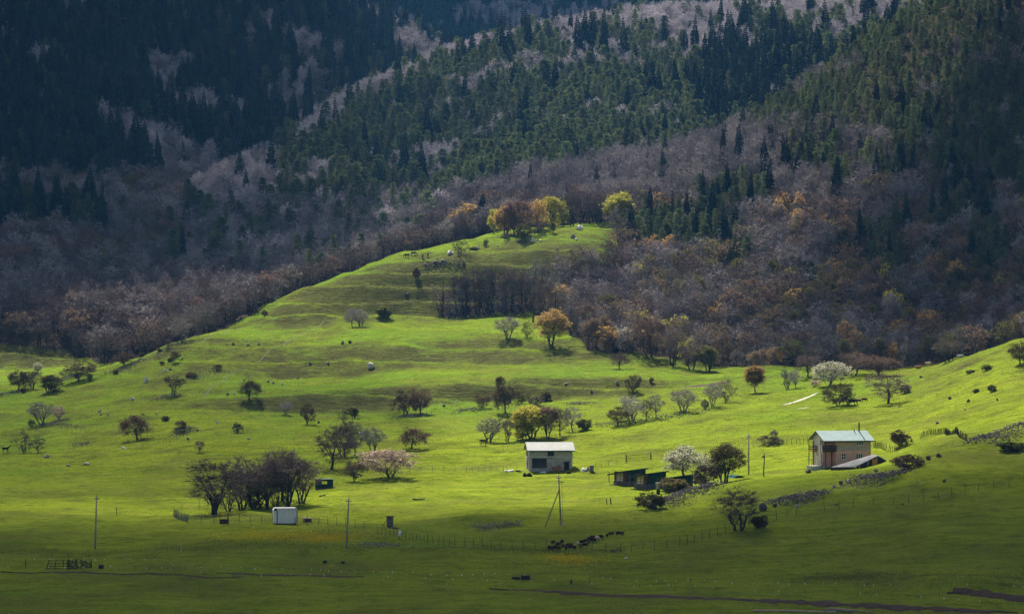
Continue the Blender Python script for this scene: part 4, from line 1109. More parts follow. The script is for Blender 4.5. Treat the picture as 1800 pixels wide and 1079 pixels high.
# ------------------------------------------------------------------ grass tufts and flowers
def tufts(name, label, cat, n, area, h, mats, blades=4, spread=.12, test=None):
    r = np.random.default_rng(n)
    px, D = area(r, n)
    if test is not None:
        ok = test(px, D, r); px, D = px[ok], D[ok]
    B = np.stack([(px - 900) / F * D, D, np.zeros(len(D))], 1)
    B[:, 2] = gz(B[:, 0], B[:, 1])
    k = len(B) ; a = r.uniform(0, 6.28, (k, blades)); hh = h * r.uniform(.5, 1.3, (k, blades)); l_ = r.uniform(.2, .7, (k, blades))
    dx, dy = np.cos(a), np.sin(a); w = h * .16
    ox, oy = r.normal(0, spread, (k, blades)), r.normal(0, spread, (k, blades))
    X = B[:, 0:1] + ox; Y = B[:, 1:2] + oy; Z = np.broadcast_to(B[:, 2:3], X.shape) - .02
    v0 = np.stack([X - dy * w, Y + dx * w, Z], -1); v1 = np.stack([X + dy * w, Y - dx * w, Z], -1); v2 = np.stack([X + dx * hh * l_, Y + dy * hh * l_, Z + hh], -1)
    VV = np.stack([v0, v1, v2], 2).reshape(-1, 3)
    me = bpy.data.meshes.new(name); nf = k * blades
    me.vertices.add(len(VV)); me.vertices.foreach_set('co', VV.astype(np.float32).ravel())
    me.loops.add(nf * 3); me.loops.foreach_set('vertex_index', np.arange(nf * 3, dtype=np.int32))
    me.polygons.add(nf); me.polygons.foreach_set('loop_start', np.arange(0, nf * 3, 3, dtype=np.int32)); me.polygons.foreach_set('loop_total', np.full(nf, 3, np.int32))
    for m in mats: me.materials.append(m)
    me.polygons.foreach_set('material_index', r.integers(0, len(mats), nf).astype(np.int32)); me.update()
    o = bpy.data.objects.new(name, me); o['kind'] = 'stuff'; tag(o, label, cat); COL.objects.link(o)
gr_a = mat('grass_blade', (0.115, 0.185, 0.010), var=.3, scale=.2, trans=.35, coords='Generated')
gr_b = mat('grass_blade_dark', (0.060, 0.105, 0.008), var=.3, scale=.2, trans=.3)
gr_c = mat('grass_blade_dry', (0.20, 0.17, 0.060), var=.3, scale=.2, trans=.3)
gr_d = mat('grass_blade_brown', (0.085, 0.070, 0.030), var=.3, scale=.2, trans=.2)
gr_e = mat('grass_blade_bright', (0.22, 0.28, 0.03), var=.3, scale=.2, trans=.35)
fl_y = mat('dandelion_yellow', (0.62, 0.42, 0.008), var=.15, trans=.2)
fl_w = mat('flower_white', (0.75, 0.75, 0.72), var=.1)
def near_area(r, n): return r.uniform(-60, 1860, n), 372 + 420 * r.random(n) ** 1.25
def patchy(px, D, r):
    x = (px - 900) / F * D
    return (fbm(x / 9.0, D / 14.0, 3, 61) > r.uniform(-.6, .3, len(D))) & ~wooded(px, D)
tufts('grass', 'grass tussocks of the valley meadow', 'grass', 120000, near_area, .17, [gr_a, gr_a, gr_b, gr_e, gr_c], 3, .25, patchy)
def hill_area(r, n): return r.uniform(-60, 1860, n), r.uniform(640, 1090, n)
def hill_test(px, D, r):
    return ~wooded(px, D) & (r.random(len(D)) < .25 + .75 * gsample(dry, px, D))
tufts('grass', 'olive grass tussocks on the steep hill faces', 'grass', 80000, hill_area, .30, [gr_d, gr_b, gr_c, gr_a], 3, .35, hill_test)
def dryline(r, n):
    k = r.integers(0, 4, n)
    px = np.choose(k, [r.uniform(-40, 700, n), r.normal(1490, 45, n), r.uniform(700, 1100, n), r.uniform(1500, 1850, n)])
    return px, np.choose(k, [r.normal(458, 2.5, n), r.normal(418, 2, n), r.normal(456, 2, n), r.normal(410, 4, n)])
tufts('dry_grass', 'strips of dry pale grass along the field edges', 'dry grass', 5000, dryline, .26, [gr_c, gr_a, gr_d], 3, .25)
FLB = [(520,942,70,5,500),(440,938,45,6,220),(570,946,35,4,300),(1010,984,28,5,260),(985,978,22,4,140),(960,1000,300,10,60),(70,688,12,1,40)]
def fl(r, n):
    w = np.array([f[4] for f in FLB], float); k = r.choice(len(FLB), n, p=w / w.sum()); out = []
    for i in k:
        f = FLB[i]; px = r.normal(f[0], f[2]); out.append((px, place(px, r.normal(f[1], f[3])).y))
    out = np.array(out); return out[:, 0], out[:, 1]
tufts('dandelions', 'yellow dandelions in patches on the front meadow', 'flowers', 3400, fl, .20, [fl_y], 3, .12)
def wl(r, n): return r.uniform(-40, 1840, n), 378 + 60 * r.random(n) ** 1.3
tufts('daisies', 'tiny white flowers dotted over the front field', 'flowers', 900, wl, .10, [fl_w], 2, .05)
# ------------------------------------------------------------------ buildings
def brick_mat(name, c1, c2, mortar, w, h, bump=.03):
    m, n, l = new_mat(name)
    out = N(n, 'ShaderNodeOutputMaterial'); bs = N(n, 'ShaderNodeBsdfPrincipled', i_Roughness=.9); bs.inputs['Specular IOR Level'].default_value = .1
    tc = N(n, 'ShaderNodeTexCoord'); sp = N(n, 'ShaderNodeSeparateXYZ'); l.new(tc.outputs['Object'], sp.inputs[0])
    ad = N(n, 'ShaderNodeMath', operation='ADD'); l.new(sp.outputs[0], ad.inputs[0]); l.new(sp.outputs[1], ad.inputs[1])
    cb = N(n, 'ShaderNodeCombineXYZ'); l.new(ad.outputs[0], cb.inputs[0]); l.new(sp.outputs[2], cb.inputs[1])
    bt = N(n, 'ShaderNodeTexBrick', i_Scale=1.0); l.new(cb.outputs[0], bt.inputs['Vector'])
    bt.inputs['Color1'].default_value = (*c1, 1); bt.inputs['Color2'].default_value = (*c2, 1); bt.inputs['Mortar'].default_value = (*mortar, 1)
    bt.inputs['Mortar Size'].default_value = .018; bt.inputs['Brick Width'].default_value = w; bt.inputs['Row Height'].default_value = h
    nz = N(n, 'ShaderNodeTexNoise', i_Scale=2.2, i_Detail=5.0); l.new(tc.outputs['Object'], nz.inputs['Vector'])
    mx = N(n, 'ShaderNodeMix', data_type='RGBA', blend_type='MULTIPLY', i_0=.6)
    cr = N(n, 'ShaderNodeMapRange'); cr.inputs[1].default_value = .25; cr.inputs[2].default_value = .75; cr.inputs[3].default_value = .45; cr.inputs[4].default_value = 1.25
    l.new(nz.outputs[0], cr.inputs[0]); l.new(bt.outputs[0], mx.inputs[6]); l.new(cr.outputs[0], mx.inputs[7]); l.new(mx.outputs[2], bs.inputs['Base Color'])
    bp = N(n, 'ShaderNodeBump', i_Distance=bump, i_Strength=.8); bp.invert = True
    l.new(bt.outputs['Fac'], bp.inputs['Height']); l.new(bp.outputs[0], bs.inputs['Normal']); l.new(bs.outputs[0], out.inputs[0])
    return m
block_grey = brick_mat('grey_block_wall', (.50, .48, .43), (.36, .345, .31), (.24, .23, .21), .42, .21)
block_pink = brick_mat('pink_block_wall', (.66, .51, .44), (.50, .385, .33), (.26, .22, .19), .42, .21)
stone_base = brick_mat('dark_stone_wall', (.15, .15, .15), (.085, .085, .085), (.20, .195, .19), .34, .2, .05)
concrete = mat('concrete', (.42, .41, .37), var=.25, scale=2, bump=.02)
plaster_pink = mat('plaster_pink', (.70, .38, .31), var=.16, scale=1.4, bump=.02)
plaster_pale = mat('plaster_pale', (.72, .62, .55), var=.18, scale=1.2, bump=.02)
roof_light = mat('roof_sheet_light', (.27, .295, .295), rough=.7, var=.12, scale=.7, spec=.15)
roof_green = mat('roof_sheet_green', (.18, .27, .275), rough=.7, var=.12, scale=.7, spec=.15)
roof_zinc = mat('roof_sheet_zinc', (.22, .23, .25), rough=.7, var=.25, scale=1.2, spec=.15)
trim_green = mat('trim_green', (.010, .055, .035), rough=.5, var=.2)
dark_green = mat('boards_dark_green', (.020, .050, .040), rough=.6, var=.3, scale=2)
teal = mat('roof_teal', (.030, .085, .085), rough=.4, var=.2)
wood_dark = mat('wood_dark', (.045, .036, .030), var=.4, scale=4)
wood_grey = mat('wood_grey', (.17, .155, .14), var=.4, scale=4)
wood_brown = mat('wood_brown', (.30, .13, .055), var=.3, scale=4)
wood_pale = mat('wood_pale', (.42, .33, .22), var=.25, scale=4)
brick_red = brick_mat('red_brick_cladding', (.26, .085, .038), (.20, .065, .03), (.15, .07, .04), .25, .075, .01)
orange_paint = mat('door_orange', (.50, .22, .035), var=.2, scale=3)
white_paint = mat('white_paint', (.74, .74, .72), var=.08, scale=3)
frame_white = mat('frame_white', (.70, .70, .70), rough=.4, var=.08)
glass_dark = mat('glass_dark', (.020, .026, .034), rough=.06, var=.3, spec=.6)
glass_pale = mat('glass_pale', (.34, .36, .34), rough=.15, var=.3, scale=3, spec=.5)
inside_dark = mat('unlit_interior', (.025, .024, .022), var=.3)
metal_dark = mat('metal_dark', (.035, .034, .034), rough=.5, var=.3, metal=.3)
metal_red = mat('metal_rusty_red', (.22, .040, .022), rough=.7, var=.3)
metal_yellow = mat('metal_yellow', (.42, .27, .03), rough=.7, var=.3)
pole_conc = mat('pole_concrete', (.27, .26, .23), var=.25, scale=2)
pole_wood = mat('pole_wood', (.14, .095, .065), var=.35, scale=3)
plastic_white = mat('plastic_white', (.72, .72, .70), rough=.45, var=.15, scale=3)
soil = mat('soil_brown', (.038, .025, .017), var=.45, scale=3, bump=.1)

def XF(mb, M):
    mb.v = [M @ Vector(p) for p in mb.v]; return mb
def panel(x0, x1, z0, z1, th, holes=(), m=0):
    """upright wall in the plane y = 0 (outside faces -y), th thick, with rectangular openings"""
    mb = MB()
    xs = sorted({x0, x1, *[h[0] for h in holes], *[h[1] for h in holes]}); zs = sorted({z0, z1, *[h[2] for h in holes], *[h[3] for h in holes]})
    k = len(mb.v)
    def hole(a, b, c, d): return any(a >= h[0] - 1e-6 and b <= h[1] + 1e-6 and c >= h[2] - 1e-6 and d <= h[3] + 1e-6 for h in holes)
    for i in range(len(xs) - 1):
        for j in range(len(zs) - 1):
            a, b, c, d = xs[i], xs[i+1], zs[j], zs[j+1]
            if hole(a, b, c, d): continue
            for y, fl_ in ((0, False), (th, True)):
                q = [Vector((a, y, c)), Vector((b, y, c)), Vector((b, y, d)), Vector((a, y, d))]
                mb.poly(q[::-1] if fl_ else q, m)
    for h in holes:
        a, b, c, d = h
        for p, q in (((a, c), (a, d)), ((a, d), (b, d)), ((b, d), (b, c)), ((b, c), (a, c))):
            mb.poly([Vector((p[0], 0, p[1])), Vector((q[0], 0, q[1])), Vector((q[0], th, q[1])), Vector((p[0], th, p[1]))], m)
    for p, q in (((x0, z0), (x1, z0)), ((x1, z0), (x1, z1)), ((x1, z1), (x0, z1)), ((x0, z1), (x0, z0))):
        mb.poly([Vector((p[0], 0, p[1])), Vector((p[0], th, p[1])), Vector((q[0], th, q[1])), Vector((q[0], 0, q[1]))], m)
    return mb
def window(root, M, x0, x1, z0, z1, cols, fmat, gmat, y=.1, rows=1, fw=.06, sill=True, rowsplit=None):
    """frame with panes as its own part; M places the wall plane"""
    f = MB(); cx, cz = (x0 + x1) / 2, (z0 + z1) / 2
    f.box((x0 + fw/2, y, cz), (fw/2, .04, (z1 - z0)/2)); f.box((x1 - fw/2, y, cz), (fw/2, .04, (z1 - z0)/2))
    f.box((cx, y, z1 - fw/2), ((x1 - x0)/2 - fw, .039, fw/2)); f.box((cx, y, z0 + fw/2), ((x1 - x0)/2 - fw, .039, fw/2))
    xs = [x0 + (x1 - x0) * i / cols for i in range(cols + 1)]
    zs = rowsplit or [z0 + (z1 - z0) * i / rows for i in range(rows + 1)]
    for x in xs[1:-1]: f.box((x, y, cz), (fw*.45, .036, (z1 - z0)/2 - fw))
    for z in zs[1:-1]: f.box((cx, y, z), ((x1 - x0)/2 - fw, .034, fw*.45))
    w = XF(f, M).obj('window', fmat, root)
    for i in range(len(xs) - 1):
        for j in range(len(zs) - 1):
            g = MB(); g.box(((xs[i] + xs[i+1])/2, y + .012, (zs[j] + zs[j+1])/2), ((xs[i+1] - xs[i])/2 - fw*.4, .008, (zs[j+1] - zs[j])/2 - fw*.4))
            XF(g, M).obj('pane', gmat, w)
    if sill:
        s = MB(); s.box((cx, -.05, z0 - .03), ((x1 - x0)/2 + .08, .09, .03)); XF(s, M).obj('sill', fmat, w)
    return w
def sheet(A, B, C, D, ribs, h=.035, th=.03):
    """ribbed metal sheet: eave A to B, ridge D to C"""
    mb = MB(); A, B, C, D = map(Vector, (A, B, C, D)); nrm = (B - A).cross(D - A).normalized()
    n = ribs * 4
    for side, off in ((0, 0.0), (1, -th)):
        k = len(mb.v)
        for i in range(n + 1):
            t = i / n; up = nrm * ((h if i % 4 in (1, 2) else 0) + off)
            mb.v += [A.lerp(B, t) + up, D.lerp(C, t) + up]
        for i in range(n):
            a = k + 2 * i; f = (a, a + 2, a + 3, a + 1)
            mb.f.append(f if side == 0 else f[::-1]); mb.m.append(0)
    k0, k1 = 0, 2 * (n + 1)
    for i in range(n):
        a, b = k0 + 2 * i, k1 + 2 * i
        mb.f.append((a, b, b + 2, a + 2)); mb.m.append(0); mb.f.append((a + 1, a + 3, b + 3, b + 1)); mb.m.append(0)
    for a, b in ((0, k1), (2 * n, k1 + 2 * n)):
        mb.f.append((a, a + 1, b + 1, b)); mb.m.append(0)
    return mb
I4 = Matrix.Identity(4)
def wallM(side, L, Wd):
    """matrix that puts panel coordinates on a side of the plan 0..L (x), 0..Wd (y)"""
    if side == 'front': return I4
    if side == 'left': return Matrix.Translation((0, Wd, 0)) @ Matrix.Rotation(-math.pi/2, 4, 'Z')
    if side == 'right': return Matrix.Translation((L, 0, 0)) @ Matrix.Rotation(math.pi/2, 4, 'Z')
    return Matrix.Translation((L, Wd, 0)) @ Matrix.Rotation(math.pi, 4, 'Z')

# --- grey unfinished block house
p = place(931, 829); s = mpp(p); L_, W_, E_ = 76 * s, 6.0, 40.5 * s; RZ = math.radians(7)
hz = min(float(gz(p.x + a, p.y + b)) for a in (0, L_) for b in (0, 1))
root = thing('block_house', 'unfinished two-storey grey block house with light metal roof', 'house', (p.x, p.y, p.z - .1), RZ)
k = L_ / 72.0                       # local unit: one photo pixel along the front
big = (4*k, 29*k, .9, 3.05*1.0); up = (30*k, 41*k, E_ - 2.0, E_ - .45); dr = (58*k, 66.5*k, .12, 2.15)
fr = panel(0, L_, -.6, E_, .3, [big, up, dr]); fr.obj('wall', block_grey, root)
lw = panel(0, W_, -.6, E_, .3, [(1.2, 2.6, E_ - 2.2, E_ - .5), (1.2, 2.6, .6, 2.6)]); XF(lw, wallM('left', L_, W_)).obj('wall', block_grey, root)
XF(panel(0, W_, -.6, E_, .3), wallM('right', L_, W_)).obj('wall', block_grey, root)
XF(panel(0, L_, -.6, E_, .3), wallM('back', L_, W_)).obj('wall', block_grey, root)
g = MB(); ridge = E_ + 1.45
for x in (0.15, L_ - .15): g.join(XF(MB(), I4)); 
gl = MB(); gl.poly([(0.02, 0, E_), (.02, W_, E_), (.02, W_/2, ridge - .12)][::-1]); gl.poly([(.3, 0, E_), (.3, W_, E_), (.3, W_/2, ridge - .12)]); gl.obj('gable', block_grey, root)
gl = MB(); gl.poly([(L_-.02, 0, E_), (L_-.02, W_, E_), (L_-.02, W_/2, ridge - .12)]); gl.poly([(L_-.3, 0, E_), (L_-.3, W_, E_), (L_-.3, W_/2, ridge - .12)][::-1]); gl.obj('gable', block_grey, root)
ov = .55
rf = sheet((-ov, -ov, E_ - .28), (L_ + ov, -ov, E_ - .28), (L_ + ov, W_/2, ridge), (-ov, W_/2, ridge), 30)
rf.join(sheet((L_ + ov, W_ + ov, E_ - .28), (-ov, W_ + ov, E_ - .28), (-ov, W_/2, ridge), (L_ + ov, W_/2, ridge), 30)); ro = rf.obj('roof', roof_light, root)
f = MB(); f.box((L_/2, -ov + .02, E_ - .42), (L_/2 + ov, .02, .10)); f.obj('fascia', trim_green, ro)
for sx in (-ov + .02, L_ + ov - .02):
    f = MB()
    for a, b in ((-ov, W_/2), (W_ + ov, W_/2)):
        f.poly([(sx, a, E_ - .50), (sx, b, ridge - .22), (sx, b, ridge - .04), (sx, a, E_ - .32)]); f.poly([(sx + .03, a, E_ - .50), (sx + .03, b, ridge - .22), (sx + .03, b, ridge - .04), (sx + .03, a, E_ - .32)][::-1])
    f.obj('verge_board', trim_green, ro)
f = MB(); f.box((L_/2, -.03, 3.3), (L_/2 + .01, .035, .16)); f.obj('floor_beam', concrete, root)
for x, sg in ((-.45, 0), (L_ + .4, 1)):
    f = MB(); f.box((x, 1.0, 3.25), (.45, .5, .05)); f.obj('ledge', concrete, root)
for x in (.22, L_/2 + .4, L_ - .22):
    f = MB(); f.box((x, -.02, 1.3), (.16, .03, 1.75)); f.obj('pillar', concrete, root)
window(root, I4, *big, 3, metal_dark, glass_dark, .12, sill=False)
window(root, I4, *up, 2, metal_dark, glass_dark, .12, sill=False)
window(root, wallM('left', L_, W_), 1.2, 2.6, E_ - 2.2, E_ - .5, 2, metal_dark, glass_dark, .12, sill=False)
window(root, wallM('left', L_, W_), 1.2, 2.6, .6, 2.6, 2, metal_dark, glass_dark, .12, sill=False)
f = MB(); f.box(((dr[0] + dr[1])/2, .2, 1.1), ((dr[1] - dr[0])/2, .03, 1.02)); f.obj('door', inside_dark, root)  # dark sheet in the open doorway, standing in for the shade inside
f = MB(); f.box(((dr[0] + dr[1])/2, -.02, dr[3] + .08), ((dr[1] - dr[0])/2 + .25, .04, .08)); f.obj('lintel', wood_dark, root)
MH = Matrix.Translation((p.x, p.y, p.z - .1)) @ Matrix.Rotation(RZ, 4, 'Z')
def leaning(x, w, h, look, lab, m):
    o = MB(); o.box((0, 0, h/2), (w/2, .03, h/2)); o = o.obj('board', m); q = MH @ Vector((x, -.42, 0)); q.z = float(gz(q.x, q.y))
    o.location = q; o.rotation_euler = (math.radians(-12), 0, RZ); tag(o, lab, 'board')
leaning(40*k, 5.5*k, 1.05, '', 'short brown board leaning on the grey house', wood_brown)
leaning(49*k, 6*k, 1.35, '', 'tall brown board leaning on the grey house', wood_brown)
def lumps(name, lab, cat, px, py, wpx, hpx, m, n=5, seed=1):
    """a soft pile of bags, sheets or spoil"""
    r = random.Random(seed); q = place(px, py); s = mpp(q); mb = MB()
    for i in range(n):
        b = ROCKS[(i + seed) % 7]; t = MB(); t.v = list(b.v); t.f = list(b.f); t.m = list(b.m)
        kk = wpx * s / 2 / (1 + .3 * n ** .5)
        XF(t, Matrix.Translation((r.uniform(-.5, .5) * wpx * s * .7, r.uniform(-.5, .5) * wpx * s * .4, hpx * s * .22)) @ Matrix.Rotation(r.uniform(0, 6), 4, 'Z') @ Matrix.Diagonal((kk * r.uniform(.8, 1.3), kk * r.uniform(.7, 1.1), hpx * s * r.uniform(.35, .7), 1)))
        mb.join(t)
    o = mb.obj(name, m, None, True, q); return tag(o, lab, cat)
lumps('sack_pile', 'white plastic sacks heaped right of the grey house', 'sacks', 1026, 828, 14, 9, plastic_white, 5, 2)
lumps('crate_bundle', 'brown crate bundle behind the white sacks', 'bundle', 1033, 827, 8, 9, wood_brown, 2, 5)
lumps('plastic_sheet', 'crumpled white plastic sheeting left of the grey house', 'sheeting', 898, 829, 12, 5, plastic_white, 4, 3)
lumps('plastic_sheet', 'white plastic bundle nearest the grey house on its left', 'sheeting', 888, 829, 9, 5, plastic_white, 3, 9)
lumps('soil_heap', 'brown soil heap at the left corner of the grey house', 'soil', 926, 836, 18, 7, soil, 5, 4)
lumps('soil_heap', 'dark spoil between the plastic sheets', 'soil', 909, 829, 16, 4, soil, 4, 6)
lumps('plastic_sheet', 'white sheeting under the big window of the grey house', 'sheeting', 957, 831, 14, 4, plastic_white, 4, 7)
q = place(1040, 829); o = MB(); o.box((0, 0, .65), (.45, .4, .65)); o.box((0, 0, 1.34), (.48, .43, .04)); o.box((0, -.41, .65), (.02, .01, .6)); o = o.obj('meter_box', mat('cabinet_grey', (.16, .18, .16), var=.2), None, False, q); tag(o, 'grey-green cabinet with white lid right of the grey house', 'cabinet')
q = place(1000, 832); o = MB(); o.box((0, 0, .18), (.42, .25, .18), taper=.85); o.box((0, 0, .38), (.40, .24, .02)); o = o.obj('mortar_tub', wood_dark, None, False, q); tag(o, 'dark tub on the grass before the grey house', 'tub')

# --- pink two-storey house
p = place(1451, 827, 545); p = at(1451, 575); p.z = HC - (823 - HOR) * p.y / F; s = mpp(p); A_ = math.radians(18)
L_, W_, E_, RD = 83 * s / math.cos(A_), 6.4, 51.5 * s, 65.5 * s
u = L_ / 83.0
ox = Matrix.Rotation(A_, 4, 'Z')
root = thing('pink_house', 'two-storey pink plastered house with pale green metal roof', 'house', p, A_)
mid = 31 * s
lg = 21 * u                          # open corner (loggia) at the left end of the front
f = panel(lg, L_, -1.6, mid, .3, [(29*u, 38*u, 15.5*s, 26.5*s), (56*u, 69*u, 15*s, 25.5*s)]); f.obj('wall', plaster_pink, root)
f = panel(lg, L_, mid, E_, .3, [(57*u, 70*u, 40*s, 50*s)]); f.obj('wall', block_pink, root)
f = XF(panel(0, lg, -1.6, E_, .2), Matrix.Translation((0, 1.5, 0))); f.obj('loggia_wall', plaster_pink, root)
f = XF(panel(0, 1.5, -1.6, E_, .2), Matrix.Translation((lg, 0, 0)) @ Matrix.Rotation(math.pi/2, 4, 'Z')); f.obj('loggia_wall', plaster_pink, root)
f = MB(); f.box((lg/2, .72, mid - .1), (lg/2, .78, .12)); f.obj('balcony_floor', wood_dark, root)
for zz in (.3, .62, .95):
    f = MB(); f.box((lg/2 - .05, -.06, mid + zz), (lg/2 + .08, .035, .11)); f.obj('balcony_plank', wood_dark, root)
    f = MB(); f.box((-.06, .72, mid + zz), (.035, .74, .11)); f.obj('balcony_plank', wood_dark, root)
for xx in (.08, lg * .55):
    f = MB(); f.box((xx, .06, (mid - 1.4)/2), (.07, .07, (mid + 1.3)/2)); f.obj('post', wood_dark, root)
f = MB(); f.box((.08, .06, (mid + E_)/2), (.06, .06, (E_ - mid)/2 - .2)); f.obj('post', wood_dark, root)
ML = wallM('left', L_, W_)
f = XF(panel(0, W_ - 1.5, -1.6, E_, .3, [(3.6, 5.0, 40*s, 50*s), (3.9, 4.8, 8*s, 25*s), (2.4, 2.9, 22*s, 27*s)]), ML); f.obj('wall', plaster_pale, root)
gb = MB(); gb.poly([(.01, 0, E_), (.01, W_, E_), (.01, W_/2, RD - .15)][::-1]); gb.poly([(.25, 0, E_), (.25, W_, E_), (.25, W_/2, RD - .15)]); gb.obj('gable', plaster_pale, root)
gb = MB(); gb.poly([(L_-.01, 0, E_), (L_-.01, W_, E_), (L_-.01, W_/2, RD - .15)]); gb.poly([(L_-.25, 0, E_), (L_-.25, W_, E_), (L_-.25, W_/2, RD - .15)][::-1]); gb.obj('gable', plaster_pale, root)
XF(panel(0, W_, -1.6, E_, .3), wallM('right', L_, W_)).obj('wall', plaster_pink, root)
XF(panel(0, L_, -1.6, E_, .3), wallM('back', L_, W_)).obj('wall', plaster_pink, root)
ov = .75
rf = sheet((-ov, -ov, E_ - .35), (L_ + ov*.8, -ov, E_ - .35), (L_ + ov*.8, W_/2, RD), (-ov, W_/2, RD), 30)
rf.join(sheet((L_ + ov*.8, W_ + ov, E_ - .35), (-ov, W_ + ov, E_ - .35), (-ov, W_/2, RD), (L_ + ov*.8, W_/2, RD), 30)); ro = rf.obj('roof', roof_green, root)
f = MB(); f.box((L_/2, -ov + .02, E_ - .50), (L_/2 + ov, .02, .09)); f.obj('fascia', metal_dark, ro)
f = MB(); sx = -ov + .02
for a, b in ((-ov, W_/2), (W_ + ov, W_/2)):
    f.poly([(sx, a, E_ - .60), (sx, b, RD - .27), (sx, b, RD - .04), (sx, a, E_ - .38)]); f.poly([(sx + .03, a, E_ - .60), (sx + .03, b, RD - .27), (sx + .03, b, RD - .04), (sx + .03, a, E_ - .38)][::-1])
f.obj('verge_board', trim_green, ro)
f = MB(); f.tube([Vector((L_ * .87, W_/2 - .4, RD - .5)), Vector((L_ * .87, W_/2 - .4, RD + 15*s))], [.14, .14], 10, cap=True); f.obj('chimney_pipe', metal_dark, ro)
f = MB(); f.tube([Vector((L_ * .76, W_/2 - .5, RD - .4)), Vector((L_ * .76, W_/2 - .5, RD + 3*s))], [.08, .08], 8, cap=True); f.obj('vent_pipe', metal_dark, ro)
window(root, I4, 57*u, 70*u, 40*s, 50*s, 3, frame_white, glass_dark, .1, fw=.09)
window(root, I4, 29*u, 38*u, 15.5*s, 26.5*s, 2, frame_white, glass_dark, .1, rows=2, fw=.09)
window(root, I4, 56*u, 69*u, 15*s, 25.5*s, 3, frame_white, glass_dark, .1, fw=.09)
window(root, ML, 3.6, 5.0, 40*s, 50*s, 2, frame_white, glass_dark, .1, fw=.09)
f = MB(); f.box((4.35, .2, 16.5*s), (.45, .03, 8.5*s)); XF(f, ML).obj('door', wood_dark, root)
f = MB(); f.box((2.65, .2, 24.5*s), (.25, .03, 2.5*s)); XF(f, ML).obj('hatch', glass_dark, root)
# balcony on the gable
f = MB(); f.box((-.45, W_ - 1.3, mid - .15), (.45, 1.2, .1)); f.obj('balcony_floor', wood_brown, root)
for zz in (.2, .55, .9):
    f = MB(); f.box((-.88, W_ - 1.3, mid + zz), (.03, 1.2, .1)); f.obj('balcony_plank', wood_dark, root)
    f = MB(); f.box((-.44, W_ - 2.46, mid + zz), (.42, .03, .1)); f.obj('balcony_plank', wood_dark, root)
for yy in (W_ - 2.45, W_ - .15):
    f = MB(); f.box((-.86, yy, (E_ - 1.7)/2), (.06, .06, (E_ + .9)/2)); f.obj('post', wood_dark, root)
# yellow stair rails and terrace wall on the left of the house
HOUSE_P = root
f = MB(); f.box((-1.4, 1.4, -.2), (1.5, 1.3, .75)); f.obj('terrace', concrete, root)
for a, b, m_ in ((-3.0, .2, metal_yellow), (-2.2, .2, metal_yellow), (-1.35, .2, metal_red)):
    f = MB(); f.tube([Vector((a, b, -1.0)), Vector((a, b, 1.75))], [.045, .045], 5); f.obj('rail_post', m_, root)
for zz in (1.2, 1.7):
    f = MB(); f.tube([Vector((-3.0, .2, zz)), Vector((-2.2, .2, zz))], [.035, .035], 5); f.obj('rail', metal_yellow, root)
# leaning concrete post before the gable
o = MB(); o.tube([Vector((0, 0, -.5)), Vector((-.45, 0, 5.6))], [.16, .11], 8, cap=True); q = root.location + ox @ Vector((-.9, -.5, -.5)); o = o.obj('leaning_post', pole_conc, None, True, q); tag(o, 'grey concrete post leaning at the corner of the pink house', 'post')

# --- lean-to shed with zinc roof before the pink house
p = at(1505, 552); zb = HC - (821 - HOR) * p.y / F; s = mpp(p)
root = thing('shed', 'low dark wooden shed with zinc roof and orange door by the pink house', 'shed', (p.x, p.y, zb), 0)
Xa, Xb, Xc = 0.0, 38*s, 53*s; Hr = 20.5*s; He = 1.2*s; Hb = 12*s
f = MB(); f.poly([(Xa, 0, -1.0), (Xc, 0, -1.0), (Xc, 0, Hb), (Xb, 0, Hr), (Xa, 0, He)]); f.poly([(Xa, .1, -1.0), (Xc, .1, -1.0), (Xc, .1, Hb), (Xb, .1, Hr), (Xa, .1, He)][::-1]); f.obj('wall', wood_dark, root)
for i in range(14):
    x = Xa + (i + .5) * (Xc - Xa) / 14; zt = (He + (Hr - He) * x / Xb if x < Xb else Hr - (Hr - Hb) * (x - Xb) / (Xc - Xb)) - .06
    f = MB(); f.box((x, -.02, (zt - 1.0)/2), ((Xc - Xa)/28 - .025, .02, (zt + 1.0)/2)); f.obj('plank', wood_grey if i % 4 == 1 else wood_dark, root)
f = MB(); f.box((28.5*s + 4.2*s, -.06, 8.2*s), (4.4*s, .02, 6.0*s)); f.obj('door', orange_paint, root)
rf = sheet((-42*s, 2.6, -.1), (-.15, -.15, He - .03), (Xb, -.15, Hr), (Xb - .6, 3.2, Hr + .1), 16); rf.obj('roof', roof_zinc, root)
rf = sheet((Xc + .2, -.15, Hb - .08), (Xc + .2, 3.2, Hb - .08), (Xb - .1, 3.2, Hr + .05), (Xb, -.15, Hr), 8); rf.obj('roof', roof_zinc, root)
f = MB(); f.poly([(-42*s, 2.55, -1.2), (-.1, 0, -1.2), (-.1, 0, He - .08), (-42*s, 2.55, -.16)]); f.obj('side_wall', wood_dark, root)
XF(panel(0, 3.1, -1.0, Hb - .1, .1), Matrix.Translation((Xc, 0, 0)) @ Matrix.Rotation(math.pi/2, 4, 'Z')).obj('wall', wood_dark, root)

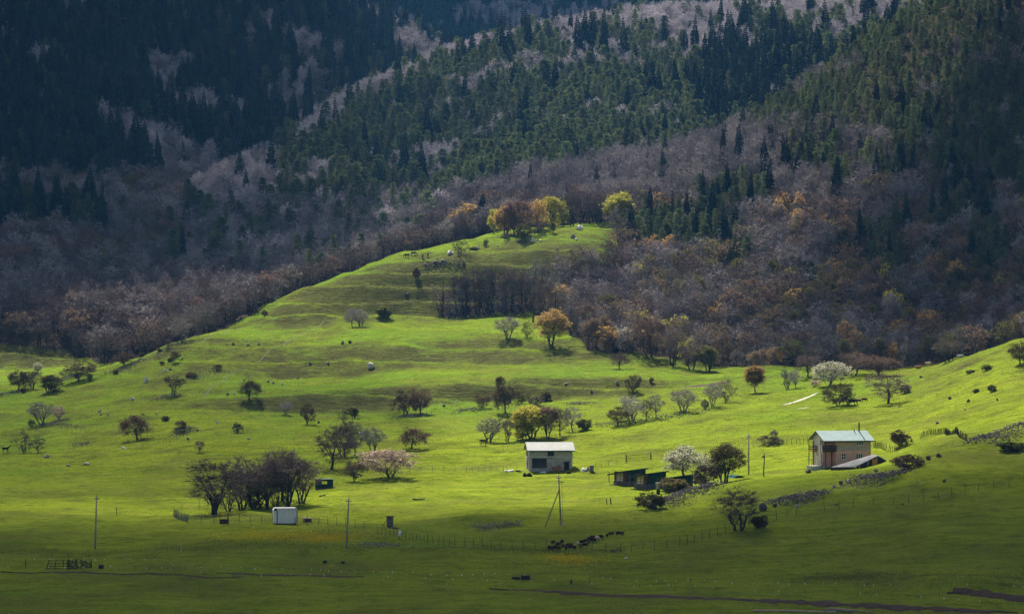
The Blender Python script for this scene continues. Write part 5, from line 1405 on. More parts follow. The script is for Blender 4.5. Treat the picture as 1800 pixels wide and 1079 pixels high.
# --- green cabins
def cabin(px, py, D, k, label, front_only=False):
    p = at(px, D); zb = HC - (py - HOR) * D / F; s = mpp(p) * k
    A = math.radians(30)
    root = thing('green_cabin', label, 'cabin', (p.x, p.y, zb), A, 'green holiday cabins')
    Ls, Wf = 35*s/math.cos(A), 20*s/math.sin(A); B = 9*s; H0, H1 = B + 18.5*s, B + 21*s
    f = MB()
    f.box((Ls/2, Wf/2, (B - 1.2)/2), (Ls/2 + .12, Wf/2 + .12, (B + 1.2)/2)); f.obj('stone_base', stone_base, root)
    # side wall faces the camera, its top slants with the roof
    f = MB(); f.poly([(0, 0, B), (Ls, 0, B), (Ls, 0, H1), (0, 0, H0)]); f.poly([(0, Wf, B), (Ls, Wf, B), (Ls, Wf, H1 - .7), (0, Wf, H0 - .7)][::-1]); f.poly([(Ls, 0, B), (Ls, Wf, B), (Ls, Wf, H1 - .7), (Ls, 0, H1 - .05)])
    f.obj('wall', dark_green, root)
    for i in range(12):
        x = (i + .5) * Ls / 12; zt = H0 + (H1 - H0) * x / Ls
        f = MB(); f.box((x, -.015, (B + zt)/2), (Ls/24 - .015, .015, (zt - B)/2)); f.obj('plank', dark_green, root)
    gy_ = -.15
    M = wallM('left', Ls, Wf)
    hole = (Wf*.36, Wf*.88, B + .12, B + 16.8*s)
    hole = (Wf*.20, Wf*.72, B + .12, B + 16.8*s)
    pw = panel(0, Wf, B, H0, .2, [hole])
    for i_, v_ in enumerate(pw.v):
        if v_.z > H0 - .01: pw.v[i_] = Vector((v_.x, v_.y, H0 - .08 + gy_ * (Wf - v_.x)))
    XF(pw, M).obj('front_wall', brick_red, root)
    zz = [hole[2], hole[2] + (hole[3] - hole[2]) * .32, hole[3]]
    w = window(root, M, *hole, 3, frame_white, glass_pale, .06, rowsplit=zz, fw=.1)
    o_ = .35; gy = -.15
    def rz(x, y): return H0 - .28 + (H1 - H0 + .3) * (x + 1.5) / (Ls + 2.0) + gy * y
    f = MB(); cs = [(-1.5, -o_), (Ls + .5, -o_), (Ls + .5, Wf + o_), (-1.5, Wf + o_)]
    f.poly([(x, y, rz(x, y)) for x, y in cs]); f.poly([(x, y, rz(x, y) + .2) for x, y in reversed(cs)])
    k0 = 0
    for a in range(4):
        b = (a + 1) % 4; f.f.append((a, b, 4 + (3 - b), 4 + (3 - a))); f.m.append(0)
    f.f[0] = tuple(reversed(f.f[0])); f.f[1] = tuple(reversed(f.f[1]))
    f.obj('roof', trim_green, root)
    for yy in (.1, Wf - .1):
        f = MB(); f.box((-1.3, yy, (H0 - .35 + B*.6)/2), (.06, .06, (H0 - .3 - B*.6)/2)); f.obj('porch_post', wood_brown, root)
    return root
cabin(1101, 855, place(1101, 853).y, 1.0, 'upper left green cabin with red brick front and stone base')
cabin(1137, 860, place(1137, 859).y, 1.0, 'front green cabin with red brick front and big white window')
cabin(1186, 864, place(1186, 862).y, .95, 'third green cabin mostly hidden behind the olive shrub')

# --- small huts
p = place(482, 921); s = mpp(p); A = math.radians(10)
root = thing('white_hut', 'white panelled hut on the grass with green corner trim', 'hut', p + Vector((0, 0, .12)), A)
wL, wD, wH = 40*s, 2.6, 22*s
for i in range(5):
    f = MB(); f.box((5.5*s + (i + .5) * (wL - 5.5*s)/5, 0, wH/2 + .05), ((wL - 5.5*s)/10 - .018, .03, wH/2)); f.obj('panel', white_paint, root)
f = MB(); f.box((wL/2, wD/2 + .05, wH/2), (wL/2 - .03, wD/2, wH/2 - .02)); f.obj('body', mat('panel_grey', (.5, .5, .48), var=.1), root)
f = MB(); f.box((2.6*s, -.005, wH/2 + .05), (2.4*s, .03, wH/2)); f.obj('panel', white_paint, root)
f = MB(); f.box((-.02, wD/2, wH/2 + .05), (.03, wD/2, wH/2)); f.obj('side_panel', white_paint, root)
for x in (5.2*s, wL + .03):
    f = MB(); f.box((x, -.03, wH/2 + .1), (.07, .04, wH/2 + .05)); f.obj('corner_trim', trim_green, root)
pr = [(-.1, wH + .02), (wL + .1, wH + .02), (wL + .1, wH + .16), (wL - .15, wH + .52), (.15, wH + .52), (-.1, wH + .16)]
f = MB(); f.prism(pr, -.12, wD + .12); f.obj('roof', mat('roof_white', (.66, .66, .66), rough=.6, var=.2, scale=1.5, spec=.1), root)
f = MB(); f.box((2.3*s, -.14, wH + .28), (2.4*s, .02, .22)); f.obj('eave_panel', trim_green, root)
for x in (.4, wL - .4):
    f = MB(); f.box((x, wD/2, -.1), (.15, wD/2, .16)); f.obj('skid', wood_dark, root)

p = place(554, 860); s = mpp(p)
root = thing('green_hut', 'small dark green hut with a see-through window above the bare trees', 'hut', p, math.radians(2))
wL, wD, wH = 31*s, 2.2, 17*s; hole = (11*s, 21*s, 9.5*s, 14.5*s)
panel(0, wL, 0, wH, .08, [hole]).obj('wall', dark_green, root)
XF(panel(0, wL, 0, wH, .08, [(wL - hole[1], wL - hole[0], hole[2] - .15, hole[3])]), wallM('back', wL, wD)).obj('wall', dark_green, root)
XF(panel(0, wD, 0, wH, .08), wallM('left', wL, wD)).obj('wall', dark_green, root); XF(panel(0, wD, 0, wH, .08), wallM('right', wL, wD)).obj('wall', dark_green, root)
f = MB(); f.box((wL/2, wD/2, wH + .07), (wL/2 + .15, wD/2 + .2, .07)); f.obj('roof', teal, root)
f = MB(); f.box(((hole[0] + hole[1])/2, .04, (hole[2] + hole[3])/2), (.02, .02, (hole[3] - hole[2])/2)); f.obj('window_bar', wood_pale, root)
f = MB(); f.box((wL/2, -.02, .12), (wL/2, .03, .1)); f.obj('plinth', wood_grey, root)

p = place(680, 926); s = mpp(p)
root = thing('toilet_shed', 'grey board toilet shed leaning on a prop', 'shed', p, .1)
wL, wH = 11.5*s, 18*s
f = MB(); f.box((wL/2, .5, wH/2), (wL/2 - .03, .48, wH/2)); f.obj('body', wood_dark, root)
for i in range(4):
    f = MB(); f.box(((i + .5)*wL/4, 0, wH/2), (wL/8 - .015, .025, wH/2 - (.25 if i == 1 else 0))); f.obj('plank', wood_grey, root)
f = MB(); f.box((wL/2 - .05, .45, wH + .05), (wL/2 + .15, .7, .045)); f.obj('roof', wood_dark, root)
f = MB(); f.tube([Vector((-.85, -.1, 0)), Vector((.05, -.05, wH * .8))], [.04, .04], 5); f.obj('prop', wood_dark, root)
p = place(695, 929); o = MB(); o.box((0, 0, .08), (.55, .3, .06)); o.box((-.1, .1, .17), (.4, .15, .04)); o = o.obj('old_board_pile', wood_dark, None, False, p); tag(o, 'dark boards lying beside the toilet shed', 'boards')

p = place(532, 918); s = mpp(p)
root = thing('hutch', 'low wooden hutch with pale lid right of the white hut', 'hutch', p, .12)
f = MB(); f.box((8*s, .5, .42), (7.6*s, .5, .28)); f.obj('body', wood_dark, root)
f = MB(); f.box((1.6*s, -.02, .42), (1.6*s, .03, .28)); f.obj('end_board', wood_pale, root)
f = MB(); f.box((8*s, .48, .76), (8.4*s, .62, .05)); f.obj('lid', wood_pale, root)
for x in (.1, 15.5*s):
    f = MB(); f.box((x, .5, .06), (.06, .45, .1)); f.obj('leg', wood_dark, root)

p = at(1285, 566); zb = HC - (848 - HOR) * p.y / F; s = mpp(p)
root = thing('arched_tent', 'dark green arched tent behind the knoll by the tall pole', 'tent', (p.x, p.y, zb), .25)
R_ = 16*s; arc = [(R_ + R_ * math.cos(a), -.3 + 15*s * math.sin(a)) for a in np.linspace(math.pi, 0, 15)]
f = MB(); f.prism(arc, 0, .06); f.obj('end_wall', dark_green, root)
f = MB()
for i in range(14):
    (x0, z0), (x1, z1) = arc[i], arc[i+1]
    f.poly([(x0, -.05, z0), (x0, 4.5, z0), (x1, 4.5, z1), (x1, -.05, z1)])
f.obj('cover', mat('tarp_teal', (.015, .05, .055), rough=.9, spec=0.0, var=.3, scale=1.5), root)
f = MB(); f.box((R_ * .95, -.03, 6*s), (2.3*s, .02, 1.3*s)); f.obj('sign_board', white_paint, root)

p = place(1157, 868); s = mpp(p)
root = thing('water_barrel', 'grey ribbed barrel standing on a stump by the front cabin', 'barrel', p, 0)
f = MB(); f.tube([Vector((0, 0, -.1)), Vector((0, 0, 8*s))], [3.6*s, 3.2*s], 8, cap=True); f.obj('stump', wood_dark, root)
f = MB(); f.tube([Vector((0, 0, 8*s)), Vector((0, 0, 8.6*s)), Vector((0, 0, 18*s)), Vector((0, 0, 18.5*s)), Vector((0, 0, 20*s))], [4.0*s, 3.6*s, 4.2*s, 4.9*s, 4.6*s], 12, cap=True); b = f.obj('barrel', mat('barrel_grey', (.30, .29, .27), var=.25), root, True)
for i in range(8):
    a = i * .785; g = MB(); g.box((math.cos(a) * 3.95*s, math.sin(a) * 3.95*s, 13.2*s), (.03, .03, 4.4*s)); g.obj('rib', wood_grey, b)

# --- hay rack and boxes in the front field
p = place(80, 1001); s = mpp(p)
root = thing('hay_rack', 'old black wooden hay rack filled with brushwood in the front field', 'hay rack', p, .03)
f = MB()
for zz in (.15, .55, .95, 1.35):
    g = MB(); g.tube([Vector((.15 + .25 * zz, 0, zz)), Vector((4.2, .1, zz + .05))], [.05, .05], 5); g.obj('rail', wood_dark, root)
for x0, x1 in ((0, .62), (1.35, 1.65), (2.7, 2.75), (3.4, 3.4), (7.1, 7.0)):
    g = MB(); g.tube([Vector((x0, -.03, -.1)), Vector((x1, -.03, 1.55))], [.07, .06], 5); g.obj('post', wood_dark, root)
r = random.Random(3); g = MB()
for i in range(170):
    x = r.uniform(3.2, 7.0); z = r.uniform(0.05, 1.5 - max(0, x - 5) * .25); a = r.gauss(1.57, .5); l_ = r.uniform(.3, .8)
    d = Vector((math.cos(a) * l_, r.uniform(-.2, .2), math.sin(a) * l_ * .8)); c = Vector((x, r.uniform(-.2, .5), z))
    g.tube([c - d * .5, c + d * .5], [.045, .03], 4)
o = g.obj('brushwood', wood_dark, root); o['kind'] = 'stuff'
for x0, x1, h in ((3.4, 3.5, 2.9), (7.1, 6.4, 3.4)):
    g = MB(); g.tube([Vector((x0, .1, 0)), Vector((x1, .1, h))], [.035, .02], 5); g.obj('pole', wood_dark, root)
def crate(px, py, w, h, d, lab, m=wood_dark, name='crate'):
    p = place(px, py); s = mpp(p); root = thing(name, lab, 'crate', p, random.uniform(-.1, .1), 'dark crates on the front field')
    f = MB(); f.box((0, 0, h*s/2), (w*s/2, d/2, h*s/2)); f.obj('box', m, root)
    f = MB(); f.box((0, 0, h*s + .02), (w*s/2 + .04, d/2 + .04, .03)); f.obj('lid', m, root)
    for i in range(3):
        g = MB(); g.box((0, -d/2 - .012, h*s*(i + .5)/3), (w*s/2, .012, h*s/6 - .02)); g.obj('plank', m, root)
crate(178, 999, 8, 6, .6, 'small black crate right of the hay rack')
crate(571, 989, 7, 4, .5, 'left one of two low black crates in the front field')
crate(603, 990, 6, 3.2, .5, 'right one of two low black crates in the front field')
crate(924, 1017, 15, 5.5, 1.0, 'large black crate in the front field below the sheep')
crate(907, 1017, 14, 3, .8, 'flat black crate left of the large black crate')
crate(1004, 1026, 3, 6, .3, 'narrow dark box on the flag line right of the large crate')

# --- logs lying at the bottom right
def log(name, lab, px0, py0, px1, py1, rpx, m):
    a, b = place(px0, py0), place(px1, py1); rr_ = rpx * mpp(a)
    n = 6; pts = []
    for i in range(n + 1):
        q = a.lerp(b, i / n); q.z = float(gz(q.x, q.y)) + rr_; pts.append(q)
    o = MB(); o.tube([q - a for q in pts], [rr_ * (1 - .05 * i) for i in range(n + 1)], 8, cap=True); o = o.obj(name, m, None, True, a); tag(o, lab, 'log', 'weathered poles lying on the front field')
log('log', 'long pale pole lying along the bottom edge', 1324, 1075, 1470, 1077, 2.2, wood_pale)
log('log', 'crossed dark pole at the bottom right', 1446, 1074, 1500, 1077, 2.2, wood_grey)
log('log', 'thin pale pole pointing right at the bottom edge', 1458, 1070, 1535, 1077, 1.5, wood_pale)
log('log', 'black beam lying in the middle meadow', 725, 878, 747, 878, 1.2, wood_dark)
log('log', 'dark beam below the dark green hut', 562, 873, 572, 871, 1.3, wood_dark)
log('log', 'pale pole lying by the brown furrow', 408, 1012, 428, 1014, 1.0, wood_grey)

# --- power poles
def pole(px, py, hpx, leanpx, kind, lab, group='power poles'):
    p = place(px, py); s = mpp(p); H = hpx * s; lx = leanpx * s
    root = thing('power_pole', lab, 'pole', p, 0, group)
    f = MB(); top = Vector((lx, 0, H))
    f.tube([Vector((0, 0, -.6)), top * .5, top], [.17, .14, .10] if kind == 'c' else [.12, .11, .09], 8, cap=True); f.obj('shaft', pole_conc if kind == 'c' else pole_wood, root, True)
    if hpx > 60:
        g = MB(); g.box(tuple(top + Vector((0, 0, -.45))), (.42, .04, .04)); a = g.obj('crossarm', metal_dark, root)
        for x in (-.38, .38):
            g = MB(); g.tube([top + Vector((x, 0, -.42)), top + Vector((x, 0, -.30)), top + Vector((x, 0, -.2))], [.05, .075, .04], 8, cap=True); g.obj('insulator', frame_white, a)
        g = MB(); g.tube([top, top + Vector((.12, 0, .55))], [.03, .02], 5); g.obj('spike', metal_dark, root)
    return root, top, s
pole(167, 964, 92, 3, 'c', 'left power pole of grey concrete standing by the field strip')
pole(609, 963, 87, 4, 'c', 'middle power pole of grey concrete with small crossarm')
r3, t3, s3 = pole(986, 922, 86, -4, 'c', 'braced power pole of grey concrete below the block house')
g = MB(); g.tube([Vector((-30 * s3, -1.2, float(place(955, 930).z) - r3.location.z - .3)), t3 * .72], [.11, .09], 7); g.obj('brace', mat('pole_weathered', (.22, .17, .12), var=.3), r3, True)
g = MB(); g.box(tuple(t3 + Vector((.45, 0, -1.1))), (.45, .05, .06)); g.obj('bracket', wood_grey, r3)
g = MB(); g.tube([t3 + Vector((.55, 0, -1.1)), Vector((.35, 0, .4))], [.025, .025], 4); g.obj('earth_wire', metal_dark, r3)
g = MB(); g.box((.25, -.3, .05), (.3, .2, .08)); g.obj('footing', concrete, r3)
r4, t4, s4 = pole(1316, 834, 72, 0, 'c', 'tall pole by the cabins with stay wires')
for dx in (-26, 26):
    q = place(1316 + dx, 785 if dx < 0 else 783); g = MB(); g.tube([t4 * .92, q - r4.location], [.02, .02], 3); g.obj('stay_wire', metal_dark, r4)
r5, t5, s5 = pole(1342, 838, 41, 2, 'w', 'short brown wooden pole right of the tall pole')
g = MB(); g.box(tuple(t5 + Vector((-.25, -.1, -.6))), (.22, .12, .16)); g.obj('lamp', metal_dark, r5)
r6, t6, s6 = pole(1267, 850, 38, 2, 'c', 'short grey post before the leafy tree at the cabins')
def wire(lab, a, b, sag):
    n = 14; o = MB(); o.tube([a.lerp(b, i / n) - Vector((0, 0, sag * 4 * (i / n) * (1 - i / n))) - a for i in range(n + 1)], [.018] * (n + 1), 3); o = o.obj('power_line', metal_dark, None, False, a); tag(o, lab, 'cable')
HP = HOUSE_P.location
wire('cable sagging from the short wooden pole to the pink house', r5.location + t5, HP + ox @ Vector((-1.2, 6.5, 3.4)), 1.6)
wire('cable sagging from the tall pole to the pink house', r4.location + t4 * .95, HP + ox @ Vector((-1.2, 6.0, 3.2)), 3.0)
wire('pale cable from the short grey post towards the tent', r6.location + t6, Vector((r4.location.x - 1.0, r4.location.y, r4.location.z + 1.6)), .5)
def stake(px, py, hpx, lean, lab, m=wood_dark, rad=.06):
    p = place(px, py); s = mpp(p); o = MB(); o.tube([Vector((0, 0, -.2)), Vector((lean * s, 0, hpx * s))], [rad, rad * .8], 6, cap=True); o = o.obj('stake', m, None, False, p); tag(o, lab, 'stake', 'lone stakes in the meadow')
stake(205, 906, 15, 0, 'dark stake right of the left power pole'); stake(319, 969, 16, -1, 'pale stake in the front field left of the white hut', wood_pale)
stake(45, 1000, 19, 0, 'dark stake left of the hay rack'); stake(1067, 886, 11, -1, 'left of two dark stumps below the cabins', wood_dark, .09); stake(1074, 886, 11, -1, 'right of two dark stumps below the cabins', wood_dark, .12)
stake(1035, 1026, 12, 2, 'brown stake beside the stones on the flag line', pole_wood)
p = place(703, 948); root = thing('bucket_post', 'white canister hanging on a stake below the toilet shed', 'canister', p, 0)
f = MB(); f.tube([Vector((-.1, 0, -.2)), Vector((0, 0, 1.1))], [.07, .06], 6); f.obj('stake', wood_dark, root)
f = MB(); f.tube([Vector((-.12, -.1, .55)), Vector((.08, -.1, 1.35)), Vector((.1, -.1, 1.45))], [.24, .24, .1], 10, cap=True); f.obj('canister', plastic_white, root, True)

# ------------------------------------------------------------------ fences
def ground_line(line, step):
    P0 = []
    for a, b in zip(line[:-1], line[1:]):
        pa, pb = (a if isinstance(a, Vector) else place(*a)), (b if isinstance(b, Vector) else place(*b))
        n = max(1, int((pb - pa).length / step))
        for i in range(n): q = pa.lerp(pb, i / n); P0.append(Vector((q.x, q.y, float(gz(q.x, q.y)))))
    q = pb; P0.append(Vector((q.x, q.y, float(gz(q.x, q.y))))); return P0
post_meshes = {}
def post_mesh(h, rad, m):
    k = (round(h, 2), rad, m.name)
    if k not in post_meshes:
        b = MB(); b.tube([Vector((0, 0, -.3)), Vector((0, 0, h * .6)), Vector((.02, 0, h))], [rad, rad * .92, rad * .8], 5, cap=True); post_meshes[k] = b.mesh('post', [m])
    return post_meshes[k]
def fence(lab, line, step, h, rad, m, wires=(.35, .7, 1.0), wr=.012, name='fence'):
    P0 = ground_line(line, step); c = P0[len(P0)//2]
    root = thing(name, lab, 'fence', c, 0, 'fences across the meadow')
    r = random.Random(len(P0)); g = MB(); tops = []
    for q in P0:
        o = bpy.data.objects.new('post', post_mesh(h, rad, m)); o.parent = root; o.location = q - c
        o.rotation_euler = (r.gauss(0, .05), r.gauss(0, .06), r.uniform(0, 6)); o.scale = (1, 1, r.uniform(.85, 1.15)); COL.objects.link(o)
    for w in wires:
        g = MB(); g.tube([q - c + Vector((0, 0, h * w * .92)) for q in P0], [wr] * len(P0), 3); g.obj('wire', metal_dark, root)
    return root
fence('wire fence with thin dark stakes along the lower meadow, left stretch', [(330,918),(400,918),(480,920),(560,922),(640,930)], 1.9, 1.45, .045, wood_dark)
fence('close-set stake fence right of the toilet shed path', [(664,940),(700,945),(752,955)], 1.0, 1.4, .04, wood_dark)
fence('long wire fence passing the sheep flock', [(752,955),(800,962),(880,966),(960,967),(1040,970),(1090,971),(1150,966),(1195,960)], 1.65, 1.5, .045, wood_dark)
fence('wire fence climbing the knoll to the right edge', [(1195,960),(1247,947),(1330,922),(1400,905),(1450,899),(1500,893),(1570,887),(1650,877),(1720,865),(1800,850),(1850,842)], 2.5, 1.55, .045, wood_dark)
fence('thin stake fence left of the grey block house', [(640,828),(700,829),(760,829),(820,828),(885,828)], 2.5, 1.25, .045, wood_grey)
fence('thin stake fence right of the grey block house up to the wire gate', [(1046,823),(1070,819),(1099,813)], 2.2, 1.25, .045, wood_grey)
fence('stake fence from the wire gate past the white blossom trees', [(1145,809),(1180,806),(1240,799),(1300,791),(1350,785)], 2.6, 1.25, .045, wood_grey)
fence('dark stake fence left of the pink house', [(1375,781),(1400,781),(1432,780)], 1.0, 1.3, .05, wood_dark)
fence('dark stake fence right of the pink house', [(1536,787),(1556,792),(1575,793)], .75, 1.35, .05, wood_dark)
fence('dark picket fence curving over the knoll at right', [(1618,771),(1635,764),(1660,762),(1685,768),(1700,776)], .62, 1.35, .05, wood_dark, (.3, .85))
fence('faint wire fence across the left meadow', [(95,756),(150,762),(205,765),(280,771),(300,768)], 2.9, 1.5, .04, wood_grey, (.9,))
fence('dense brush picket fence at the left end of the lower fence', [(305,906),(314,912),(330,918)], .55, 1.5, .04, wood_grey, (.2, .8))
fence('old fence behind the big bare trees', [(320,896),(380,892),(440,890),(500,888)], 2.6, 1.3, .04, wood_dark, (.9,))
# wire gate in the upper fence
a, b = place(1101, 812), place(1144, 808); root = thing('wire_gate', 'long wire gate in the upper fence right of the block house', 'gate', a, 0)
d = b - a
for t in (0, 1):
    f = MB(); f.tube([d * t + Vector((0, 0, -.2)), d * t + Vector((0, 0, 1.7))], [.11, .1], 6, cap=True); f.obj('post', wood_dark, root)
for i in range(1, 13):
    f = MB(); f.tube([d * (i/13) + Vector((0, 0, .25)), d * (i/13) + Vector((0, 0, 1.35))], [.028, .028], 4); f.obj('bar', wood_dark, root)
for zz in (.28, .8, 1.32):
    f = MB(); f.tube([Vector((0, 0, zz)), d + Vector((0, 0, zz))], [.035, .035], 4); f.obj('rail', wood_dark, root)
# small red-framed gate in the lower fence
p = place(386, 921); s = mpp(p); root = thing('garden_gate', 'small red-framed gate with dark panel in the lower fence', 'gate', p, 0)
for x in (0, 16*s):
    f = MB(); f.tube([Vector((x, 0, -.2)), Vector((x, 0, 19*s))], [.05, .045], 6, cap=True); f.obj('post', metal_red, root)
f = MB(); f.box((8*s, 0, 4.6*s), (7.3*s, .03, 4.2*s)); f.obj('panel', wood_dark, root)
for i in range(5):
    t = .15 + .7 * i / 4; f = MB(); f.tube([Vector((16*s*t, 0, 8.8*s)), Vector((16*s*t, 0, 19*s + 3*s*math.sin(math.pi*t)))], [.018, .018], 4); f.obj('bar', metal_red, root)
f = MB(); f.tube([Vector((16*s*t, 0, 19*s + 3*s*math.sin(math.pi*t))) for t in np.linspace(0, 1, 9)], [.025] * 9, 4); f.obj('arch', metal_red, root)

# white tape flags on the electric fence across the front field
tape = mat('tape_white', (.80, .79, .74), rough=.6, var=.12)
flag_m = []
for i in range(5):
    r = random.Random(90 + i); b = MB(); q = Vector((0, 0, 0)); d = Vector((r.uniform(-.5, .6), r.uniform(-.3, .3), -.6)).normalized(); w = Vector((.07, .02, .03))
    for j in range(3):
        n_ = q + d * .13; b.quad(q - w, q + w, n_ + w, n_ - w); b.quad(n_ - w + Vector((0, .006, 0)), n_ + w + Vector((0, .006, 0)), q + w + Vector((0, .006, 0)), q - w + Vector((0, .006, 0))); q = n_; d = (d + rvec(r) * .5).normalized()
    flag_m.append(b.mesh('flag', [tape]))
def flagline(lab, line, step, h, seed):
    P0 = ground_line(line, 2.0); c = P0[len(P0)//2]; root = thing('flag_fence', lab, 'fence', c, 0, 'electric fence lines hung with white tape')
    g = MB(); g.tube([q - c + Vector((0, 0, h)) for q in P0], [.008] * len(P0), 3); g.obj('wire', metal_dark, root)
    for i in range(0, len(P0), 6):
        o = bpy.data.objects.new('post', post_mesh(h + .1, .02, metal_dark)); o.parent = root; o.location = P0[i] - c; COL.objects.link(o)
    r = random.Random(seed)
    for q in ground_line(line, step):
        if r.random() < .12: continue
        o = bpy.data.objects.new('flag', flag_m[r.randrange(5)]); o.parent = root; k_ = r.uniform(.35, .85)
        o.location = q - c + Vector((r.uniform(-.7, .7), r.uniform(-.5, .5), h + r.uniform(-.12, .05))); o.rotation_euler = (0, 0, r.uniform(-1.2, 1.2)); o.scale = (k_, k_, k_); COL.objects.link(o)
flagline('upper line of white tape flags across the front field', [(-20,985),(60,987),(160,991),(360,1004),(540,1008),(720,1013),(900,1016),(1080,1024),(1260,1029),(1440,1033),(1620,1036),(1830,1039)], 1.9, .75, 3)
flagline('lower line of white tape flags across the front field', [(-20,995),(120,1001),(360,1010),(540,1014),(720,1019),(900,1024),(1080,1032),(1260,1037),(1440,1043),(1620,1053),(1830,1062)], 2.6, .5, 8)

# ------------------------------------------------------------------ bare earth and gravel strips laid on the turf
def strip(name, line, wpx, m, lift=.03, jag=.3, seed=1, bank=0.0):
    P0 = ground_line(line, .8); r = random.Random(seed); b = MB(); rows = []
    n = len(P0)
    for i, q in enumerate(P0):
        d = P0[min(i+1, n-1)] - P0[max(i-1, 0)]; nr = Vector((-d.y, d.x, 0)).normalized(); t = i / (n - 1)
        w = wpx * (1 - jag + jag * 2 * r.random()) * min(1, 6 * min(t + .02, 1 - t + .02))
        row = []
        for kx in (-1, -.35, .35, 1):
            e = q + nr * w * kx * .5; e.z = float(gz(e.x, e.y)) + (lift if abs(kx) < 1 else .004) + (bank * r.random() if abs(kx) < 1 else 0); row.append(e)
        rows.append(row)
    for A, B in zip(rows[:-1], rows[1:]):
        for j in range(3): b.quad(A[j], B[j], B[j+1], A[j+1])
    o = b.obj(name, m); o['kind'] = 'structure'
gravel = mat('gravel_pale', (.34, .33, .30), var=.2, scale=2)
strip('ploughed_strip', [(860,1035),(960,1039),(1080,1047),(1200,1050),(1320,1055),(1440,1060),(1560,1066),(1680,1072),(1790,1077)], 3.8, soil, .08, .6, 1, .14)
strip('furrow', [(0,1005),(90,1005),(180,1008),(360,1015),(420,1016)], 1.1, soil, .06, .8, 2, .1)
strip('furrow', [(380,1007),(450,1010),(560,1012),(640,1014)], 1.4, soil, .05, .9, 3, .08)
strip('furrow', [(1665,1043),(1700,1039),(1740,1046),(1800,1052),(1840,1054)], 3.4, soil, .15, .5, 4, .15)
strip('gravel_path', [(1374,712),(1395,707),(1415,700),(1438,690)], 1.1, gravel, .06, .3, 5)
strip('gravel_path', [(1398,719),(1412,717),(1424,716)], .8, gravel, .05, .4, 6)
strip('dirt_track', [(1175,683),(1215,680),(1250,676),(1290,670)], 3.2, soil, .1, .3, 7)
strip('cattle_path', [(438,640),(470,620),(505,600),(545,580),(575,555)], .5, mat('trodden_path', (.052, .066, .022), var=.3), .03, .4, 8)
strip('cattle_path', [(350,700),(380,675),(410,655),(438,640)], .5, MATS['trodden_path'], .05, .4, 9)
strip('cattle_path', [(420,572),(390,586),(360,598),(330,612),(300,630)], .5, MATS['trodden_path'], .05, .4, 10)
# ------------------------------------------------------------------ animals: one continuous lofted body each
def loft(mb, rings, sides=10, m=0):
    """rings: (centre, direction, half width, half height)"""
    k = len(mb.v); n = len(rings)
    for c, d, a, b in rings:
        d = Vector(d).normalized(); s_ = d.cross(Vector((0, 0, 1)))
        s_ = s_.normalized() if s_.length > .05 else Vector((0, 1, 0)); u_ = s_.cross(d).normalized()
        for q in range(sides):
            w = 2 * math.pi * q / sides; mb.v.append(Vector(c) + s_ * math.cos(w) * a + u_ * math.sin(w) * b)
    for i in range(n - 1):
        for q in range(sides):
            r = (q + 1) % sides; mb.f.append((k+i*sides+q, k+i*sides+r, k+(i+1)*sides+r, k+(i+1)*sides+q)); mb.m.append(m)
    mb.f.append(tuple(k+q for q in reversed(range(sides)))); mb.m.append(m); mb.f.append(tuple(k+(n-1)*sides+q for q in range(sides))); mb.m.append(m)
def leg(mb, x, y, top, r0, r1, hind, m, step=0.0):
    if hind: pts = [(x, y, top), (x + .10*top + step*.3, y, top*.62), (x - .10*top + step*.7, y, top*.36), (x - .06*top + step, y, .06), (x - .02*top + step, y, -.03)]
    else: pts = [(x, y, top), (x - .02 + step*.3, y, top*.6), (x + .02 + step*.7, y, top*.38), (x + step, y, .07), (x + .02*top + step, y, -.03)]
    mb.tube([Vector(p) for p in pts], [r0, r0*.75, r1*1.1, r1*.8, r1*1.2], 6, m, True)
